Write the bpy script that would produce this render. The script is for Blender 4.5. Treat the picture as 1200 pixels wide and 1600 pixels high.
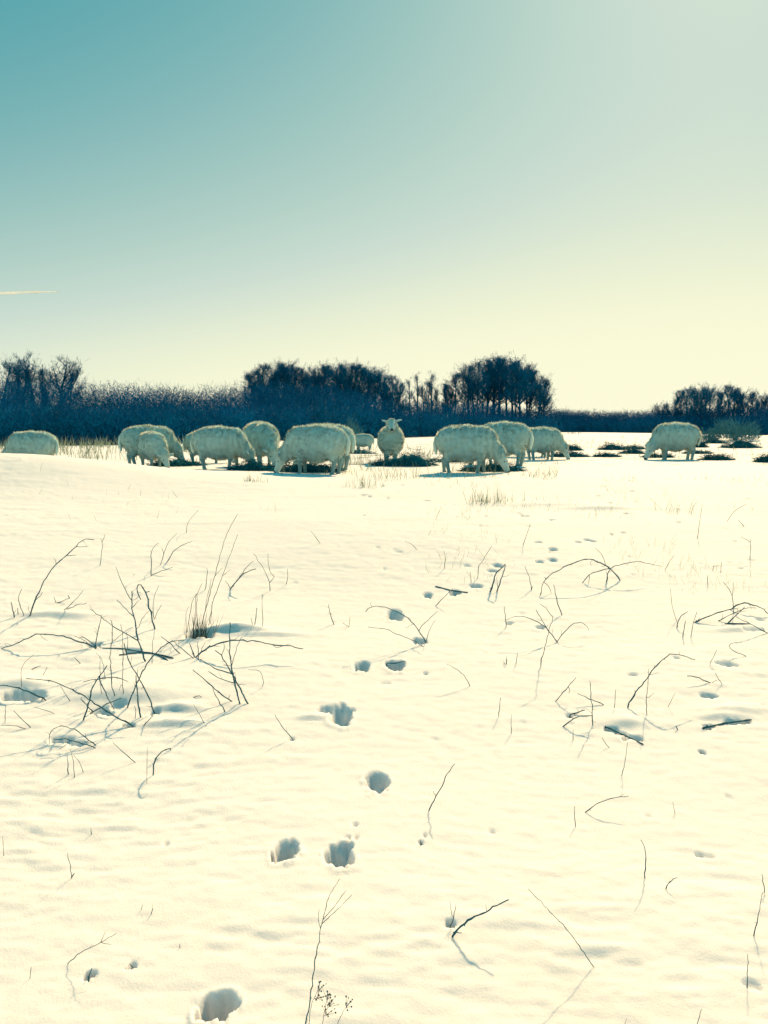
import bpy, math, random
import numpy as np
from mathutils import Vector

for o in list(bpy.data.objects):
    bpy.data.objects.remove(o)
S = bpy.context.scene
C = S.collection
rng = np.random.default_rng(7)
random.seed(7)
R = math.radians

# ------------------------------------------------------------------ camera
F, CX, CY, EYE, HOR = 1350.0, 600.0, 800.0, 1.5, 662.0
PITCH = math.atan((CY - HOR) / F)
cam = bpy.data.cameras.new('camera')
cam.sensor_fit = 'VERTICAL'
cam.sensor_height = 36.0
cam.lens = 36.0 * F / 1600.0
cam.clip_start = 0.05
cam.clip_end = 6000
cam_o = bpy.data.objects.new('camera', cam)
C.objects.link(cam_o)
cam_o.location = (0, 0, EYE)
cam_o.rotation_euler = (math.pi / 2 - PITCH, 0, 0)
S.camera = cam_o

# ------------------------------------------------------------------ sky, sun, exposure
SUN_EL, SUN_AZ = R(35), R(21)
SKY_STRENGTH = 0.1
EXPOSURE = 0.52
SKY_GAIN = 10.0 / 2 ** EXPOSURE
w = bpy.data.worlds.new('World')
S.world = w
w.use_nodes = True
N, L = w.node_tree.nodes, w.node_tree.links
bg = N['Background']
sk = N.new('ShaderNodeTexSky')
sk.sky_type = 'NISHITA'
sk.sun_disc = False
sk.sun_elevation = SUN_EL
sk.sun_rotation = SUN_AZ
sk.dust_density = 0.3
sk.air_density = 1.0
bw = N.new('ShaderNodeRGBToBW')
lg = N.new('ShaderNodeMath'); lg.operation = 'LOGARITHM'; lg.inputs[1].default_value = 2.0
mr = N.new('ShaderNodeMapRange')
tcw = N.new('ShaderNodeTexCoord'); sxyz = N.new('ShaderNodeSeparateXYZ')
zel = N.new('ShaderNodeMath'); zel.operation = 'MULTIPLY_ADD'; zel.inputs[1].default_value = 0.0
mr.inputs['From Min'].default_value = -1.0
mr.inputs['From Max'].default_value = 4.0
ramp = N.new('ShaderNodeValToRGB')
cr = ramp.color_ramp
cr.interpolation = 'B_SPLINE'
stops = [(0.3, (0.034, 0.314, 0.392)), (1.2, (0.037, 0.323, 0.392)), (1.65, (0.065, 0.352, 0.407)), (1.95, (0.15, 0.418, 0.44)), (2.25, (0.287, 0.521, 0.509)), (2.55, (0.456, 0.638, 0.565)), (2.8, (0.597, 0.723, 0.644)), (3.0, (0.738, 0.815, 0.651)), (3.25, (0.913, 0.93, 0.672)), (3.55, (0.982, 0.965, 0.694))]
while len(cr.elements) < len(stops):
    cr.elements.new(0.5)
for e, (lum, c) in zip(cr.elements, stops):
    e.position = (lum + 1.0) / 5.0
    e.color = (*c, 1)
gain = N.new('ShaderNodeVectorMath'); gain.operation = 'SCALE'
gain.inputs['Scale'].default_value = SKY_GAIN
L.new(sk.outputs[0], bw.inputs[0]); L.new(bw.outputs[0], lg.inputs[0])
L.new(tcw.outputs['Generated'], sxyz.inputs[0]); L.new(sxyz.outputs['Z'], zel.inputs[0])
L.new(lg.outputs[0], zel.inputs[2]); L.new(zel.outputs[0], mr.inputs['Value']); L.new(mr.outputs[0], ramp.inputs[0])
L.new(ramp.outputs[0], gain.inputs[0]); L.new(gain.outputs[0], bg.inputs[0])
bg.inputs[1].default_value = SKY_STRENGTH

sun = bpy.data.lights.new('sun', 'SUN')
sun.energy = 5.0
sun.angle = R(0.53)
sun.color = (1.0, 0.69, 0.36)
sun_o = bpy.data.objects.new('sun', sun)
C.objects.link(sun_o)
sdir = Vector((math.sin(SUN_AZ) * math.cos(SUN_EL), math.cos(SUN_AZ) * math.cos(SUN_EL), math.sin(SUN_EL)))
sun_o.rotation_euler = sdir.to_track_quat('Z', 'Y').to_euler()
sun_o.location = sdir * 50

vs = S.view_settings
vs.view_transform = 'Standard'
vs.look = 'None'
vs.exposure = EXPOSURE
vs.gamma = 1.0
vs.use_curve_mapping = False
S.render.engine = 'CYCLES'
S.cycles.max_bounces = 6
S.cycles.diffuse_bounces = 1
S.cycles.transparent_max_bounces = 8

# ------------------------------------------------------------------ noise helpers
def _hash(ix, iy, iz, seed):
    n = (ix.astype(np.int64) * 374761393 + iy.astype(np.int64) * 668265263 + iz.astype(np.int64) * 2147483647 + seed * 1274126177) & 0xffffffff
    n = ((n ^ (n >> 13)) * 1274126177) & 0xffffffff
    n = ((n ^ (n >> 16)) * 2246822519) & 0xffffffff
    n ^= n >> 15
    return (n & 0xffff) / 32767.5 - 1.0

def noise2(x, y, seed=0):
    x = np.asarray(x, float); y = np.asarray(y, float)
    ix, iy = np.floor(x), np.floor(y)
    fx, fy = x - ix, y - iy
    fx = fx * fx * fx * (fx * (fx * 6 - 15) + 10); fy = fy * fy * fy * (fy * (fy * 6 - 15) + 10)
    z = np.zeros_like(ix)
    a = _hash(ix, iy, z, seed); b = _hash(ix + 1, iy, z, seed)
    c = _hash(ix, iy + 1, z, seed); d = _hash(ix + 1, iy + 1, z, seed)
    return (a * (1 - fx) + b * fx) * (1 - fy) + (c * (1 - fx) + d * fx) * fy

def noise3(p, seed=0):
    i = np.floor(p); f = p - i
    f = f * f * (3 - 2 * f)
    out = 0
    for dx in (0, 1):
        for dy in (0, 1):
            for dz in (0, 1):
                wgt = (f[..., 0] if dx else 1 - f[..., 0]) * (f[..., 1] if dy else 1 - f[..., 1]) * (f[..., 2] if dz else 1 - f[..., 2])
                out = out + wgt * _hash(i[..., 0] + dx, i[..., 1] + dy, i[..., 2] + dz, seed)
    return out

def sstep(a, b, x):
    t = np.clip((np.asarray(x, float) - a) / (b - a), 0, 1)
    return t * t * (3 - 2 * t)

def bump(x, y, cx, cy, sx, sy):
    return np.exp(-((x - cx) / sx) ** 2 - ((y - cy) / sy) ** 2)

# ------------------------------------------------------------------ terrain
def hbase(x, y):
    x = np.asarray(x, float); y = np.asarray(y, float)
    z = 0.68 * sstep(2.5, 13.2, y)
    z = z + 0.36 * bump(x, y, -5.9, 12.9, 2.6, 1.6) - 0.13 * bump(x, y, -7.8, 18.0, 2.5, 2.4)
    far = sstep(26, 40, y)
    z = z + (0.05 * noise2(x / 2.6, y / 2.2, 1) + 0.007 * noise2(x / 0.9, y / 0.6, 2)) * (1 - 0.75 * sstep(9, 16, y))
    z = z + 0.35 * bump(x, y, 20.5, 44, 3.0, 1.5)
    z = z + far * 0.12 * noise2(x / 14, y / 14, 3)
    return z

def hfine(x, y):
    near = 1 - 0.55 * sstep(12, 26, y)
    wx = x + 0.1 * noise2(x * 1.3, y * 1.3, 11); wy = y + 0.05 * noise2(x * 2.1, y * 2.1, 12)
    r = noise2(wx / 0.30, wy / 0.11, 4)
    patch = 0.5 + 0.5 * noise2(x / 1.1, y / 0.8, 5)
    z = 0.0030 * r * (0.25 + patch)
    z = z + 0.0034 * noise2(wx / 0.10, wy / 0.04, 6) * (0.3 + patch) + 0.0022 * noise2(wx / 0.055, wy / 0.02, 16) * patch + 0.0015 * noise2(x / 0.04, y / 0.025, 7)
    z = z + 0.006 * np.maximum(0, noise2(x / 0.55, y / 0.20, 8)) * sstep(0.1, 0.8, noise2(x / 2.0, y / 1.6, 9) + 0.5)
    return z * near

def ray(px, py):
    u, v = (px - CX) / F, (CY - py) / F
    cp, sp = math.cos(PITCH), math.sin(PITCH)
    d = np.array([u, cp + v * sp, -sp + v * cp])
    return d / d[1]                       # per metre of depth (world Y)

_T = np.geomspace(1.0, 160, 1400)
HOLES, MOUNDS = [], []

def hit(px, py):
    d = ray(px, py)
    z = EYE + d[2] * _T
    below = z < hbase(d[0] * _T, _T)
    k = int(np.argmax(below)) if below.any() else len(_T) - 1
    k = max(k, 1)
    a, b = _T[k - 1], _T[k]
    for _ in range(14):
        m = 0.5 * (a + b)
        if EYE + d[2] * m < float(hbase(d[0] * m, m)):
            b = m
        else:
            a = m
    return np.array([d[0] * b, b, float(hbase(d[0] * b, b))])

def at_depth(px, py, y):
    d = ray(px, py)
    return np.array([d[0] * y, y, EYE + d[2] * y])

def hole(px, py, wpx, hpx, depth, lobes=0.25, kind=0):
    c = hit(px, py)
    a = 0.5 * wpx * c[1] / F
    n, f = hit(px, py + hpx / 2), hit(px, py - hpx / 2)
    HOLES.append((c[0], 0.5 * (n[1] + f[1]), a, max(0.02, 0.5 * (f[1] - n[1])), depth, lobes, len(HOLES)))

# the line of tracks running from the camera to the flock
hole(338, 1574, 66, 50, 0.08, 0.25)
hole(446, 1329, 42, 38, 0.075, 0.25)
hole(530, 1336, 46, 42, 0.075, 0.28)
hole(589, 1222, 40, 32, 0.07, 0.22)
hole(531, 1117, 38, 32, 0.07, 0.35); hole(508, 1108, 26, 10, 0.035, 0.3); hole(547, 1110, 18, 8, 0.025, 0.3)
hole(565, 1041, 25, 17, 0.07, 0.25); hole(618, 1040, 30, 18, 0.085, 0.35)
hole(655, 1001, 24, 11, 0.05, 0.2)
hole(616, 961, 28, 18, 0.07, 0.22)
hole(668, 930, 17, 9, 0.05, 0.2); hole(710, 926, 19, 8, 0.05, 0.2); hole(744, 916, 21, 7, 0.05, 0.2)
hole(768, 892, 15, 6, 0.045); hole(776, 883, 16, 5, 0.045)
hole(864, 858, 13, 6, 0.05); hole(843, 878, 14, 5, 0.045); hole(863, 875, 15, 5, 0.045)
hole(917, 844, 11, 4, 0.04); hole(926, 846, 10, 4, 0.04)
hole(602, 1067, 20, 4, 0.015); hole(664, 1052, 8, 4, 0.02)
hole(555, 1288, 10, 6, 0.012); hole(543, 1308, 14, 6, 0.012); hole(557, 1308, 8, 8, 0.012)
# melt pits at the sticks
hole(32, 1088, 76, 19, 0.075, 0.2)
hole(147, 1008, 26, 9, 0.05, 0.3); hole(205, 1017, 30, 8, 0.04, 0.3)
hole(160, 1111, 40, 12, 0.03, 0.4); hole(185, 1102, 30, 10, 0.025, 0.4)
hole(242, 1113, 16, 9, 0.045, 0.3); hole(202, 1134, 18, 7, 0.04, 0.3)
hole(98, 1155, 40, 12, 0.03, 0.4); hole(120, 1162, 36, 10, 0.025, 0.4)
hole(956, 1140, 26, 6, 0.03, 0.3); hole(970, 1147, 24, 6, 0.03, 0.3); hole(988, 1154, 40, 7, 0.035, 0.3)
hole(1108, 1136, 24, 6, 0.045, 0.3); hole(1150, 1129, 44, 6, 0.035, 0.3)
hole(1106, 1086, 26, 9, 0.04, 0.3); hole(1134, 1037, 34, 8, 0.03, 0.3); hole(988, 1054, 22, 4, 0.025, 0.3)
hole(1097, 1175, 11, 7, 0.05, 0.2); hole(140, 1524, 20, 16, 0.05, 0.3); hole(206, 1510, 16, 6, 0.025)
hole(1092, 1334, 14, 5, 0.015); hole(1108, 1338, 24, 5, 0.01)
hole(1175, 1538, 36, 8, 0.010, 0.4)
hole(657, 1315, 8, 8, 0.03); hole(703, 1442, 18, 8, 0.022); hole(843, 980, 16, 6, 0.035); hole(796, 974, 12, 4, 0.03)
hole(1175, 984, 36, 6, 0.03, 0.3); hole(1187, 969, 14, 5, 0.03); hole(1056, 1027, 12, 5, 0.03)
hole(890, 1117, 14, 4, 0.02); hole(455, 1155, 12, 5, 0.02); hole(311, 992, 44, 12, 0.05, 0.4)
_rr = np.random.default_rng(31)
for _ in range(16):                         # small dimples, denser towards the right
    hole(_rr.uniform(60, 1190) if _rr.random() < .4 else _rr.uniform(640, 1195), _rr.uniform(790, 1330), _rr.uniform(7, 20), _rr.uniform(2, 3.5), _rr.uniform(0.004, 0.011), 0.4)
for _ in range(60):
    hole(_rr.uniform(560, 1195), _rr.uniform(735, 900), _rr.uniform(4, 14), _rr.uniform(1.5, 3), _rr.uniform(0.012, 0.04), 0.4)

def mound(px, py, wpx, hgt, sy):
    c = hit(px, py)
    MOUNDS.append((c[0], c[1], wpx * c[1] / F / 2, sy, hgt))
for m in [(368, 986, 100, 0.055, 0.10), (420, 992, 120, 0.02, 0.06), (90, 962, 120, 0.03, 0.1), (280, 1107, 70, 0.03, 0.07),
          (270, 1132, 90, 0.025, 0.06), (490, 1122, 60, 0.015, 0.05), (200, 1085, 160, 0.04, 0.3), (980, 1130, 60, 0.02, 0.1),
          (1130, 1120, 70, 0.02, 0.08), (1150, 985, 70, 0.02, 0.08), (860, 790, 150, 0.03, 0.25), (940, 795, 120, 0.03, 0.2),
          (1150, 1110, 80, 0.02, 0.1), (30, 1070, 90, 0.03, 0.12), (900, 1480, 160, 0.007, 0.1), (830, 1440, 110, 0.007, 0.08)]:
    mound(*m)

def terrain(x, y):
    z = hbase(x, y) + hfine(x, y)
    for (mx, my, sx, sy, hg) in MOUNDS:
        m = (np.abs(x - mx) < 3 * sx) & (np.abs(y - my) < 3 * sy)
        if m.any():
            yy = y[m] - my
            prof = np.where(yy > 0, np.exp(-(yy / sy) ** 2), np.exp(-(yy / (0.35 * sy)) ** 2))   # wind-cut near side
            z[m] += hg * np.exp(-((x[m] - mx) / sx) ** 2) * prof
    for (hx, hy, a, b, dp, lob, k) in HOLES:
        m = (np.abs(x - hx) < 1.8 * a + .03) & (np.abs(y - hy) < 1.8 * b + .03)
        if not m.any():
            continue
        dx, dy = (x[m] - hx) / a, (y[m] - hy) / b
        far = sstep(-0.3, 0.6, dy)
        r = (np.abs(dx) ** 2.8 + np.abs(dy) ** 2.8) ** (1 / 2.8)
        th = np.arctan2(dy, dx)
        r = r / (1 + 0.4 * lob * (0.55 * np.sin(2 * th + k) + 0.45 * np.sin(3 * th + 2.3 * k) + 0.35 * np.sin(5 * th + k * 1.7)))
        r = r + 0.20 * (1 - .5 * far) * noise2(x[m] / (0.30 * a + .003), y[m] / (0.30 * b + .003), 40 + k) + 0.07 * noise2(x[m] / .011, y[m] / .011, 140 + k)
        wall = 1 - sstep(0.74 - 0.40 * far, 1.0 + 0.08 * far, r)
        rim = np.exp(-((r - 1.12) / 0.16) ** 2) * (0.5 + 0.5 * noise2(x[m] / .02, y[m] / .02, 77))
        floor = 0.92 + 0.10 * noise2(x[m] / (a * .5), y[m] / (b * .5), 90 + k)
        z[m] += -dp * wall * floor + (0.08 + 0.07 * (1 - far)) * dp * rim
    return z

# depth of the front edge of the thicket along the picture, by direction x/y
FR_U = np.array([-1.2, -0.45, -0.30, -0.18, -0.07, 0.03, 0.10, 0.22, 0.33, 0.45, 1.2])
FR_D = np.array([30, 34, 37, 40, 47, 56, 66, 78, 74, 62, 55.0])
def thicket_front(u):
    return np.interp(u, FR_U, FR_D)

# ------------------------------------------------------------------ materials
def mat(name, col, rough=0.8, noise_scale=None, var=0.25, spec=0.1, transl=0.0, sheen=0.0, sheen_tint=(1, .95, .75), obj_var=0.0, bump_s=0.0):
    m = bpy.data.materials.new(name)
    m.use_nodes = True
    n, l = m.node_tree.nodes, m.node_tree.links
    p = n['Principled BSDF']
    p.inputs['Roughness'].default_value = rough
    p.inputs['Specular IOR Level'].default_value = spec
    p.inputs['Base Color'].default_value = (*col, 1)
    if sheen:
        p.inputs['Sheen Weight'].default_value = sheen
        p.inputs['Sheen Roughness'].default_value = 0.35
        p.inputs['Sheen Tint'].default_value = (*sheen_tint, 1)
    if noise_scale:
        tc = n.new('ShaderNodeTexCoord')
        nz = n.new('ShaderNodeTexNoise'); nz.inputs['Scale'].default_value = noise_scale; nz.inputs['Detail'].default_value = 4
        mx = n.new('ShaderNodeMixRGB')
        mx.inputs[1].default_value = (*[c * (1 - var) for c in col], 1)
        mx.inputs[2].default_value = (*[min(1, c * (1 + var)) for c in col], 1)
        l.new(tc.outputs['Object'], nz.inputs['Vector'])
        l.new(nz.outputs['Fac'], mx.inputs[0])
        l.new(mx.outputs[0], p.inputs['Base Color'])
        if bump_s:
            bp = n.new('ShaderNodeBump'); bp.inputs['Strength'].default_value = bump_s; bp.inputs['Distance'].default_value = 0.01
            l.new(nz.outputs['Fac'], bp.inputs['Height']); l.new(bp.outputs[0], p.inputs['Normal'])
    if transl:
        tr = n.new('ShaderNodeBsdfTranslucent'); tr.inputs[0].default_value = (*[min(1, c * 1.2) for c in col], 1)
        ms = n.new('ShaderNodeMixShader'); ms.inputs[0].default_value = transl
        l.new(p.outputs[0], ms.inputs[1]); l.new(tr.outputs[0], ms.inputs[2])
        l.new(ms.outputs[0], n['Material Output'].inputs['Surface'])
    return m

M_wool = mat('wool', (0.40, 0.66, 0.66), 0.95, 9, 0.16, 0.02, 0.0, 0.8, bump_s=0.4)
M_fleece = mat('fleece_tips', (0.55, 0.76, 0.70), 0.95, 14, 0.2, 0.02, 0.08, 1.0)
M_face = mat('sheep_face', (0.42, 0.60, 0.58), 0.8, 12, 0.15, 0.1, 0.0, 0.4)
M_leg = mat('sheep_leg', (0.20, 0.36, 0.37), 0.85, 12, 0.2, 0.1, 0.0, 0.3)
M_hoof = mat('hoof', (0.012, 0.04, 0.055), 0.6)
M_dark = mat('dark_skin', (0.006, 0.03, 0.05), 0.4, spec=0.4)
M_twig = mat('twig_bark', (0.020, 0.12, 0.16), 0.8, 60, 0.5, 0.15)
M_stalk = mat('pale_stalk', (0.075, 0.105, 0.095), 0.85, 50, 0.3, 0.1)
M_straw = mat('dry_grass', (0.20, 0.26, 0.20), 0.85, 3, 0.35, 0.1, 0.35)
M_hay = mat('hay', (0.006, 0.13, 0.17), 0.9, 6, 0.6, 0.03)
M_tree = mat('tree_bark', (0.003, 0.12, 0.25), 0.9, 1.5, 0.3, 0.03)
M_treetwig = mat('tree_twigs', (0.003, 0.16, 0.30), 0.9, 1.2, 0.35, 0.03)
M_scrub = mat('scrub_twigs', (0.002, 0.15, 0.30), 0.9, 0.35, 0.6, 0.03)
M_shrub = mat('pale_shrub_twigs', (0.09, 0.25, 0.28), 0.9, 5, 0.4, 0.03)
M_cloud = None

def snow_material():
    m = bpy.data.materials.new('snow')
    m.use_nodes = True
    n, l = m.node_tree.nodes, m.node_tree.links
    p = n['Principled BSDF']
    p.inputs['Roughness'].default_value = 0.65
    p.inputs['Specular IOR Level'].default_value = 0.02
    p.inputs['Subsurface Weight'].default_value = 1.0
    p.inputs['Subsurface Radius'].default_value = (1.0, 0.95, 0.9)
    p.inputs['Subsurface Scale'].default_value = 0.03
    tc = n.new('ShaderNodeTexCoord')
    nz = n.new('ShaderNodeTexNoise'); nz.inputs['Scale'].default_value = 3.0; nz.inputs['Detail'].default_value = 6
    mx = n.new('ShaderNodeMixRGB')
    mx.inputs[1].default_value = (0.79, 0.76, 0.76, 1); mx.inputs[2].default_value = (0.83, 0.81, 0.82, 1)
    at = n.new('ShaderNodeAttribute'); at.attribute_name = 'litter'
    nz2 = n.new('ShaderNodeTexNoise'); nz2.inputs['Scale'].default_value = 2.2; nz2.inputs['Detail'].default_value = 8
    mp = n.new('ShaderNodeMapping'); mp.inputs['Scale'].default_value = (1, 0.7, 1)
    l.new(tc.outputs['Object'], mp.inputs[0]); l.new(mp.outputs[0], nz2.inputs['Vector'])
    mul = n.new('ShaderNodeMath'); mul.operation = 'MULTIPLY_ADD'; mul.inputs[1].default_value = 1.0
    sub = n.new('ShaderNodeMath'); sub.operation = 'SUBTRACT'; sub.inputs[1].default_value = 0.52
    l.new(nz2.outputs['Fac'], sub.inputs[0])
    l.new(at.outputs['Fac'], mul.inputs[0]); l.new(sub.outputs[0], mul.inputs[2])
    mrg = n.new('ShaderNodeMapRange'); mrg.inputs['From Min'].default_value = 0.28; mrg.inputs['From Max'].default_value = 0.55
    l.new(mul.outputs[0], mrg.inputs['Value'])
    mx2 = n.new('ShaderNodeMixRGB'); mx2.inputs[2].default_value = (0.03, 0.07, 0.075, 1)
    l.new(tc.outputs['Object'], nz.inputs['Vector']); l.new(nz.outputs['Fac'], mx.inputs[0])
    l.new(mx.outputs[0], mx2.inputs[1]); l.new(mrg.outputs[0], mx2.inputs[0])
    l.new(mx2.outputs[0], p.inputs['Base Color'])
    g = n.new('ShaderNodeTexNoise'); g.inputs['Scale'].default_value = 140; g.inputs['Detail'].default_value = 5
    l.new(tc.outputs['Object'], g.inputs['Vector'])
    bp = n.new('ShaderNodeBump'); bp.inputs['Strength'].default_value = 0.5; bp.inputs['Distance'].default_value = 0.006
    l.new(g.outputs['Fac'], bp.inputs['Height']); l.new(bp.outputs[0], p.inputs['Normal'])
    return m
M_snow = snow_material()

# ------------------------------------------------------------------ object helpers
def mesh_obj(name, verts, faces, m, parent=None, smooth=False, mats=None, midx=None):
    me = bpy.data.meshes.new(name)
    verts = np.asarray(verts, np.float32)
    if isinstance(faces, np.ndarray):
        k = faces.shape[1]
        me.vertices.add(len(verts)); me.vertices.foreach_set('co', verts.ravel())
        me.loops.add(faces.size); me.loops.foreach_set('vertex_index', faces.astype(np.int32).ravel())
        me.polygons.add(len(faces))
        me.polygons.foreach_set('loop_start', np.arange(0, faces.size, k, dtype=np.int32))
        me.update(calc_edges=True); me.validate()
    else:
        me.from_pydata([tuple(map(float, v)) for v in verts], [], faces)
    for mm in (mats or [m]):
        me.materials.append(mm)
    if midx is not None:
        me.polygons.foreach_set('material_index', np.asarray(midx, np.int32))
    if smooth:
        me.polygons.foreach_set('use_smooth', np.ones(len(me.polygons), bool))
    me.update()
    o = bpy.data.objects.new(name, me)
    C.objects.link(o)
    if parent:
        o.parent = parent
    return o

def tag(o, label, cat, group=None):
    o['label'] = label; o['category'] = cat
    if group:
        o['group'] = group
    return o

def empty(name, loc, rz=0.0, scale=1.0):
    o = bpy.data.objects.new(name, None)
    o.empty_display_size = 0.1
    C.objects.link(o)
    o.location = [float(v) for v in loc]; o.rotation_euler = (0, 0, rz); o.scale = (scale,) * 3
    return o

def tube(pts, rad, sides=5):
    pts = np.asarray(pts, float); n = len(pts)
    V, Fc = [], []
    t = np.gradient(pts, axis=0)
    t /= np.linalg.norm(t, axis=1)[:, None] + 1e-9
    ref = np.array([0.31, 0.87, 0.38])
    for i in range(n):
        a = np.cross(t[i], ref); a /= np.linalg.norm(a) + 1e-9
        b = np.cross(t[i], a)
        for k in range(sides):
            th = 2 * math.pi * k / sides
            V.append(pts[i] + rad[i] * (math.cos(th) * a + math.sin(th) * b))
    for i in range(n - 1):
        for k in range(sides):
            k2 = (k + 1) % sides
            Fc.append((i * sides + k, i * sides + k2, (i + 1) * sides + k2, (i + 1) * sides + k))
    Fc.append(tuple(range(sides))[::-1]); Fc.append(tuple((n - 1) * sides + k for k in range(sides)))
    return V, Fc

def merge(lst):
    V, Fc = [], []
    for v, f in lst:
        o = len(V)
        V.extend(v); Fc.extend([tuple(i + o for i in q) for q in f])
    return V, Fc

def blades(base, tip, width, bend=0.0, r=rng):
    """thin two-piece blades: quad + tip triangle, as triangles"""
    n = len(base)
    d = tip - base
    ln = np.linalg.norm(d, axis=1, keepdims=True)
    side = np.cross(d, r.normal(size=(n, 3))); side /= np.linalg.norm(side, axis=1, keepdims=True) + 1e-9
    wv = side * np.asarray(width).reshape(-1, 1) * 0.5
    mid = base + 0.55 * d + bend * ln * r.normal(size=(n, 3))
    V = np.stack([base - wv, base + wv, mid - wv * .8, mid + wv * .8, tip], 1).reshape(-1, 3)
    k = np.arange(n)[:, None] * 5
    Fc = np.concatenate([k + [0, 1, 3], k + [0, 3, 2], k + [2, 3, 4]], 0)
    return V, Fc

# ------------------------------------------------------------------ ground
def build_ground():
    ang = np.concatenate([np.arange(-180, -50, 3.0), np.arange(-50, -27, 0.45), np.arange(-27, 27, 0.125), np.arange(27, 50, 0.45), np.arange(50, 180, 3.0)])
    rad = np.concatenate([[0.25, 0.6, 1.0, 1.3], np.exp(np.arange(math.log(1.5), math.log(22), 0.0046)), np.geomspace(22.2, 120, 130), np.geomspace(130, 4000, 24)])
    A, Rr = np.meshgrid(np.radians(ang), rad)
    x, y = (Rr * np.sin(A)).ravel(), (Rr * np.cos(A)).ravel()
    z = terrain(x, y)
    na, nr = len(ang), len(rad)
    V = np.stack([x, y, z], 1)
    i, j = np.meshgrid(np.arange(nr - 1), np.arange(na), indexing='ij')
    j2 = (j + 1) % na
    Fq = np.stack([i * na + j, i * na + j2, (i + 1) * na + j2, (i + 1) * na + j], -1).reshape(-1, 4)[:, ::-1]
    V = np.vstack([V, [[0, 0, float(z[:na].mean())]]])
    o = mesh_obj('snow_ground', V, Fq, M_snow, smooth=True)
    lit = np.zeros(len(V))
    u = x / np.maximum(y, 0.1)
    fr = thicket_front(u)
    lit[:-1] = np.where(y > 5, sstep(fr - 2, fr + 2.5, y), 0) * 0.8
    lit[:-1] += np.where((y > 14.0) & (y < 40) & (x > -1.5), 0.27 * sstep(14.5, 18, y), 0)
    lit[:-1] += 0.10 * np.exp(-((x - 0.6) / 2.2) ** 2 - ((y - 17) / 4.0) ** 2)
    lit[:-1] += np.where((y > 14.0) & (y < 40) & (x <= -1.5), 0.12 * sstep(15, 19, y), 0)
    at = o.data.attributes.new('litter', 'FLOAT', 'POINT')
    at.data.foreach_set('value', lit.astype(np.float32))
    o['kind'] = 'structure'
    return o
build_ground()
def zg(x, y):
    return float(terrain(np.array([float(x)]), np.array([float(y)]))[0])

# ------------------------------------------------------------------ thicket: one dark mass of bare scrub
SKY_PX = np.array([-500, -100, 0, 60, 110, 150, 200, 250, 320, 350, 372, 400, 450, 520, 580, 640, 700, 730, 800, 850, 870, 930, 990, 1010, 1050, 1100, 1150, 1200, 1300, 1700])
SKY_PY = np.array([582, 582, 580, 581, 585, 585, 587, 589, 588, 589, 588, 583, 584, 592, 608, 622, 618, 618, 632, 632, 633, 638, 637, 634, 632, 631, 629, 627, 622, 620.0])
def build_thicket():
    r = np.random.default_rng(3)
    Vs, Fs, off = [], [], 0
    nb = 1500
    px = r.uniform(-420, 1620, nb)
    u = (px - CX) / F
    back = r.power(0.75, nb) * 13
    d = thicket_front(u) + back
    x = u * d
    top = np.interp(px, SKY_PX, SKY_PY)
    g = 0.68 + 0 * x
    full = EYE + (HOR - top) / F * d - g
    frac = 0.62 + 0.38 * sstep(0, 7, back)
    H = np.maximum(0.7, full * frac * (1 + 0.05 * r.normal(size=nb) + 0.09 * noise2(px / 34.0, d / 5, 21)))
    for k in range(nb):
        n = 360 if abs(u[k]) < 0.5 else 60
        h = H[k]
        wd = 0.75 + 0.30 * h
        a = r.uniform(0, 2 * math.pi, n); rr = wd * np.sqrt(r.uniform(0, 1, n))
        t = r.uniform(0.0, 1.0, n) ** 0.85
        dome = np.sqrt(np.clip(1 - (rr / (wd * 1.15)) ** 2, 0.05, 1))
        zz = t * h * (0.45 + 0.55 * dome)
        base = np.stack([x[k] + rr * np.cos(a), d[k] + rr * np.sin(a), g[k] - 0.05 + zz * 0.86], 1)
        dirv = np.stack([np.cos(a) * rr / wd * 0.7 + 0.6 * r.normal(size=n), np.sin(a) * rr / wd * 0.7 + 0.6 * r.normal(size=n), 0.75 + 0.45 * r.normal(size=n)], 1)
        dirv /= np.linalg.norm(dirv, axis=1, keepdims=True)
        ln = r.uniform(0.15, 0.48, n)[:, None] * (0.6 + 0.10 * h)
        side = np.cross(dirv, r.normal(size=(n, 3))); side /= np.linalg.norm(side, axis=1, keepdims=True)
        wv = side * (r.uniform(0.007, 0.024, n) * (1.3 - 0.75 * t) * d[k] / 48)[:, None]
        tip = base + dirv * ln
        Vs.append(np.stack([base - wv, base + wv, tip], 1).reshape(-1, 3))
        Fs.append(np.arange(3 * n).reshape(-1, 3) + off); off += 3 * n
    o = mesh_obj('scrub_thicket', np.vstack(Vs), np.vstack(Fs), M_scrub)
    o['kind'] = 'stuff'
    tag(o, 'dark mass of bare scrub closing off the far side of the field', 'scrub')
build_thicket()

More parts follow.
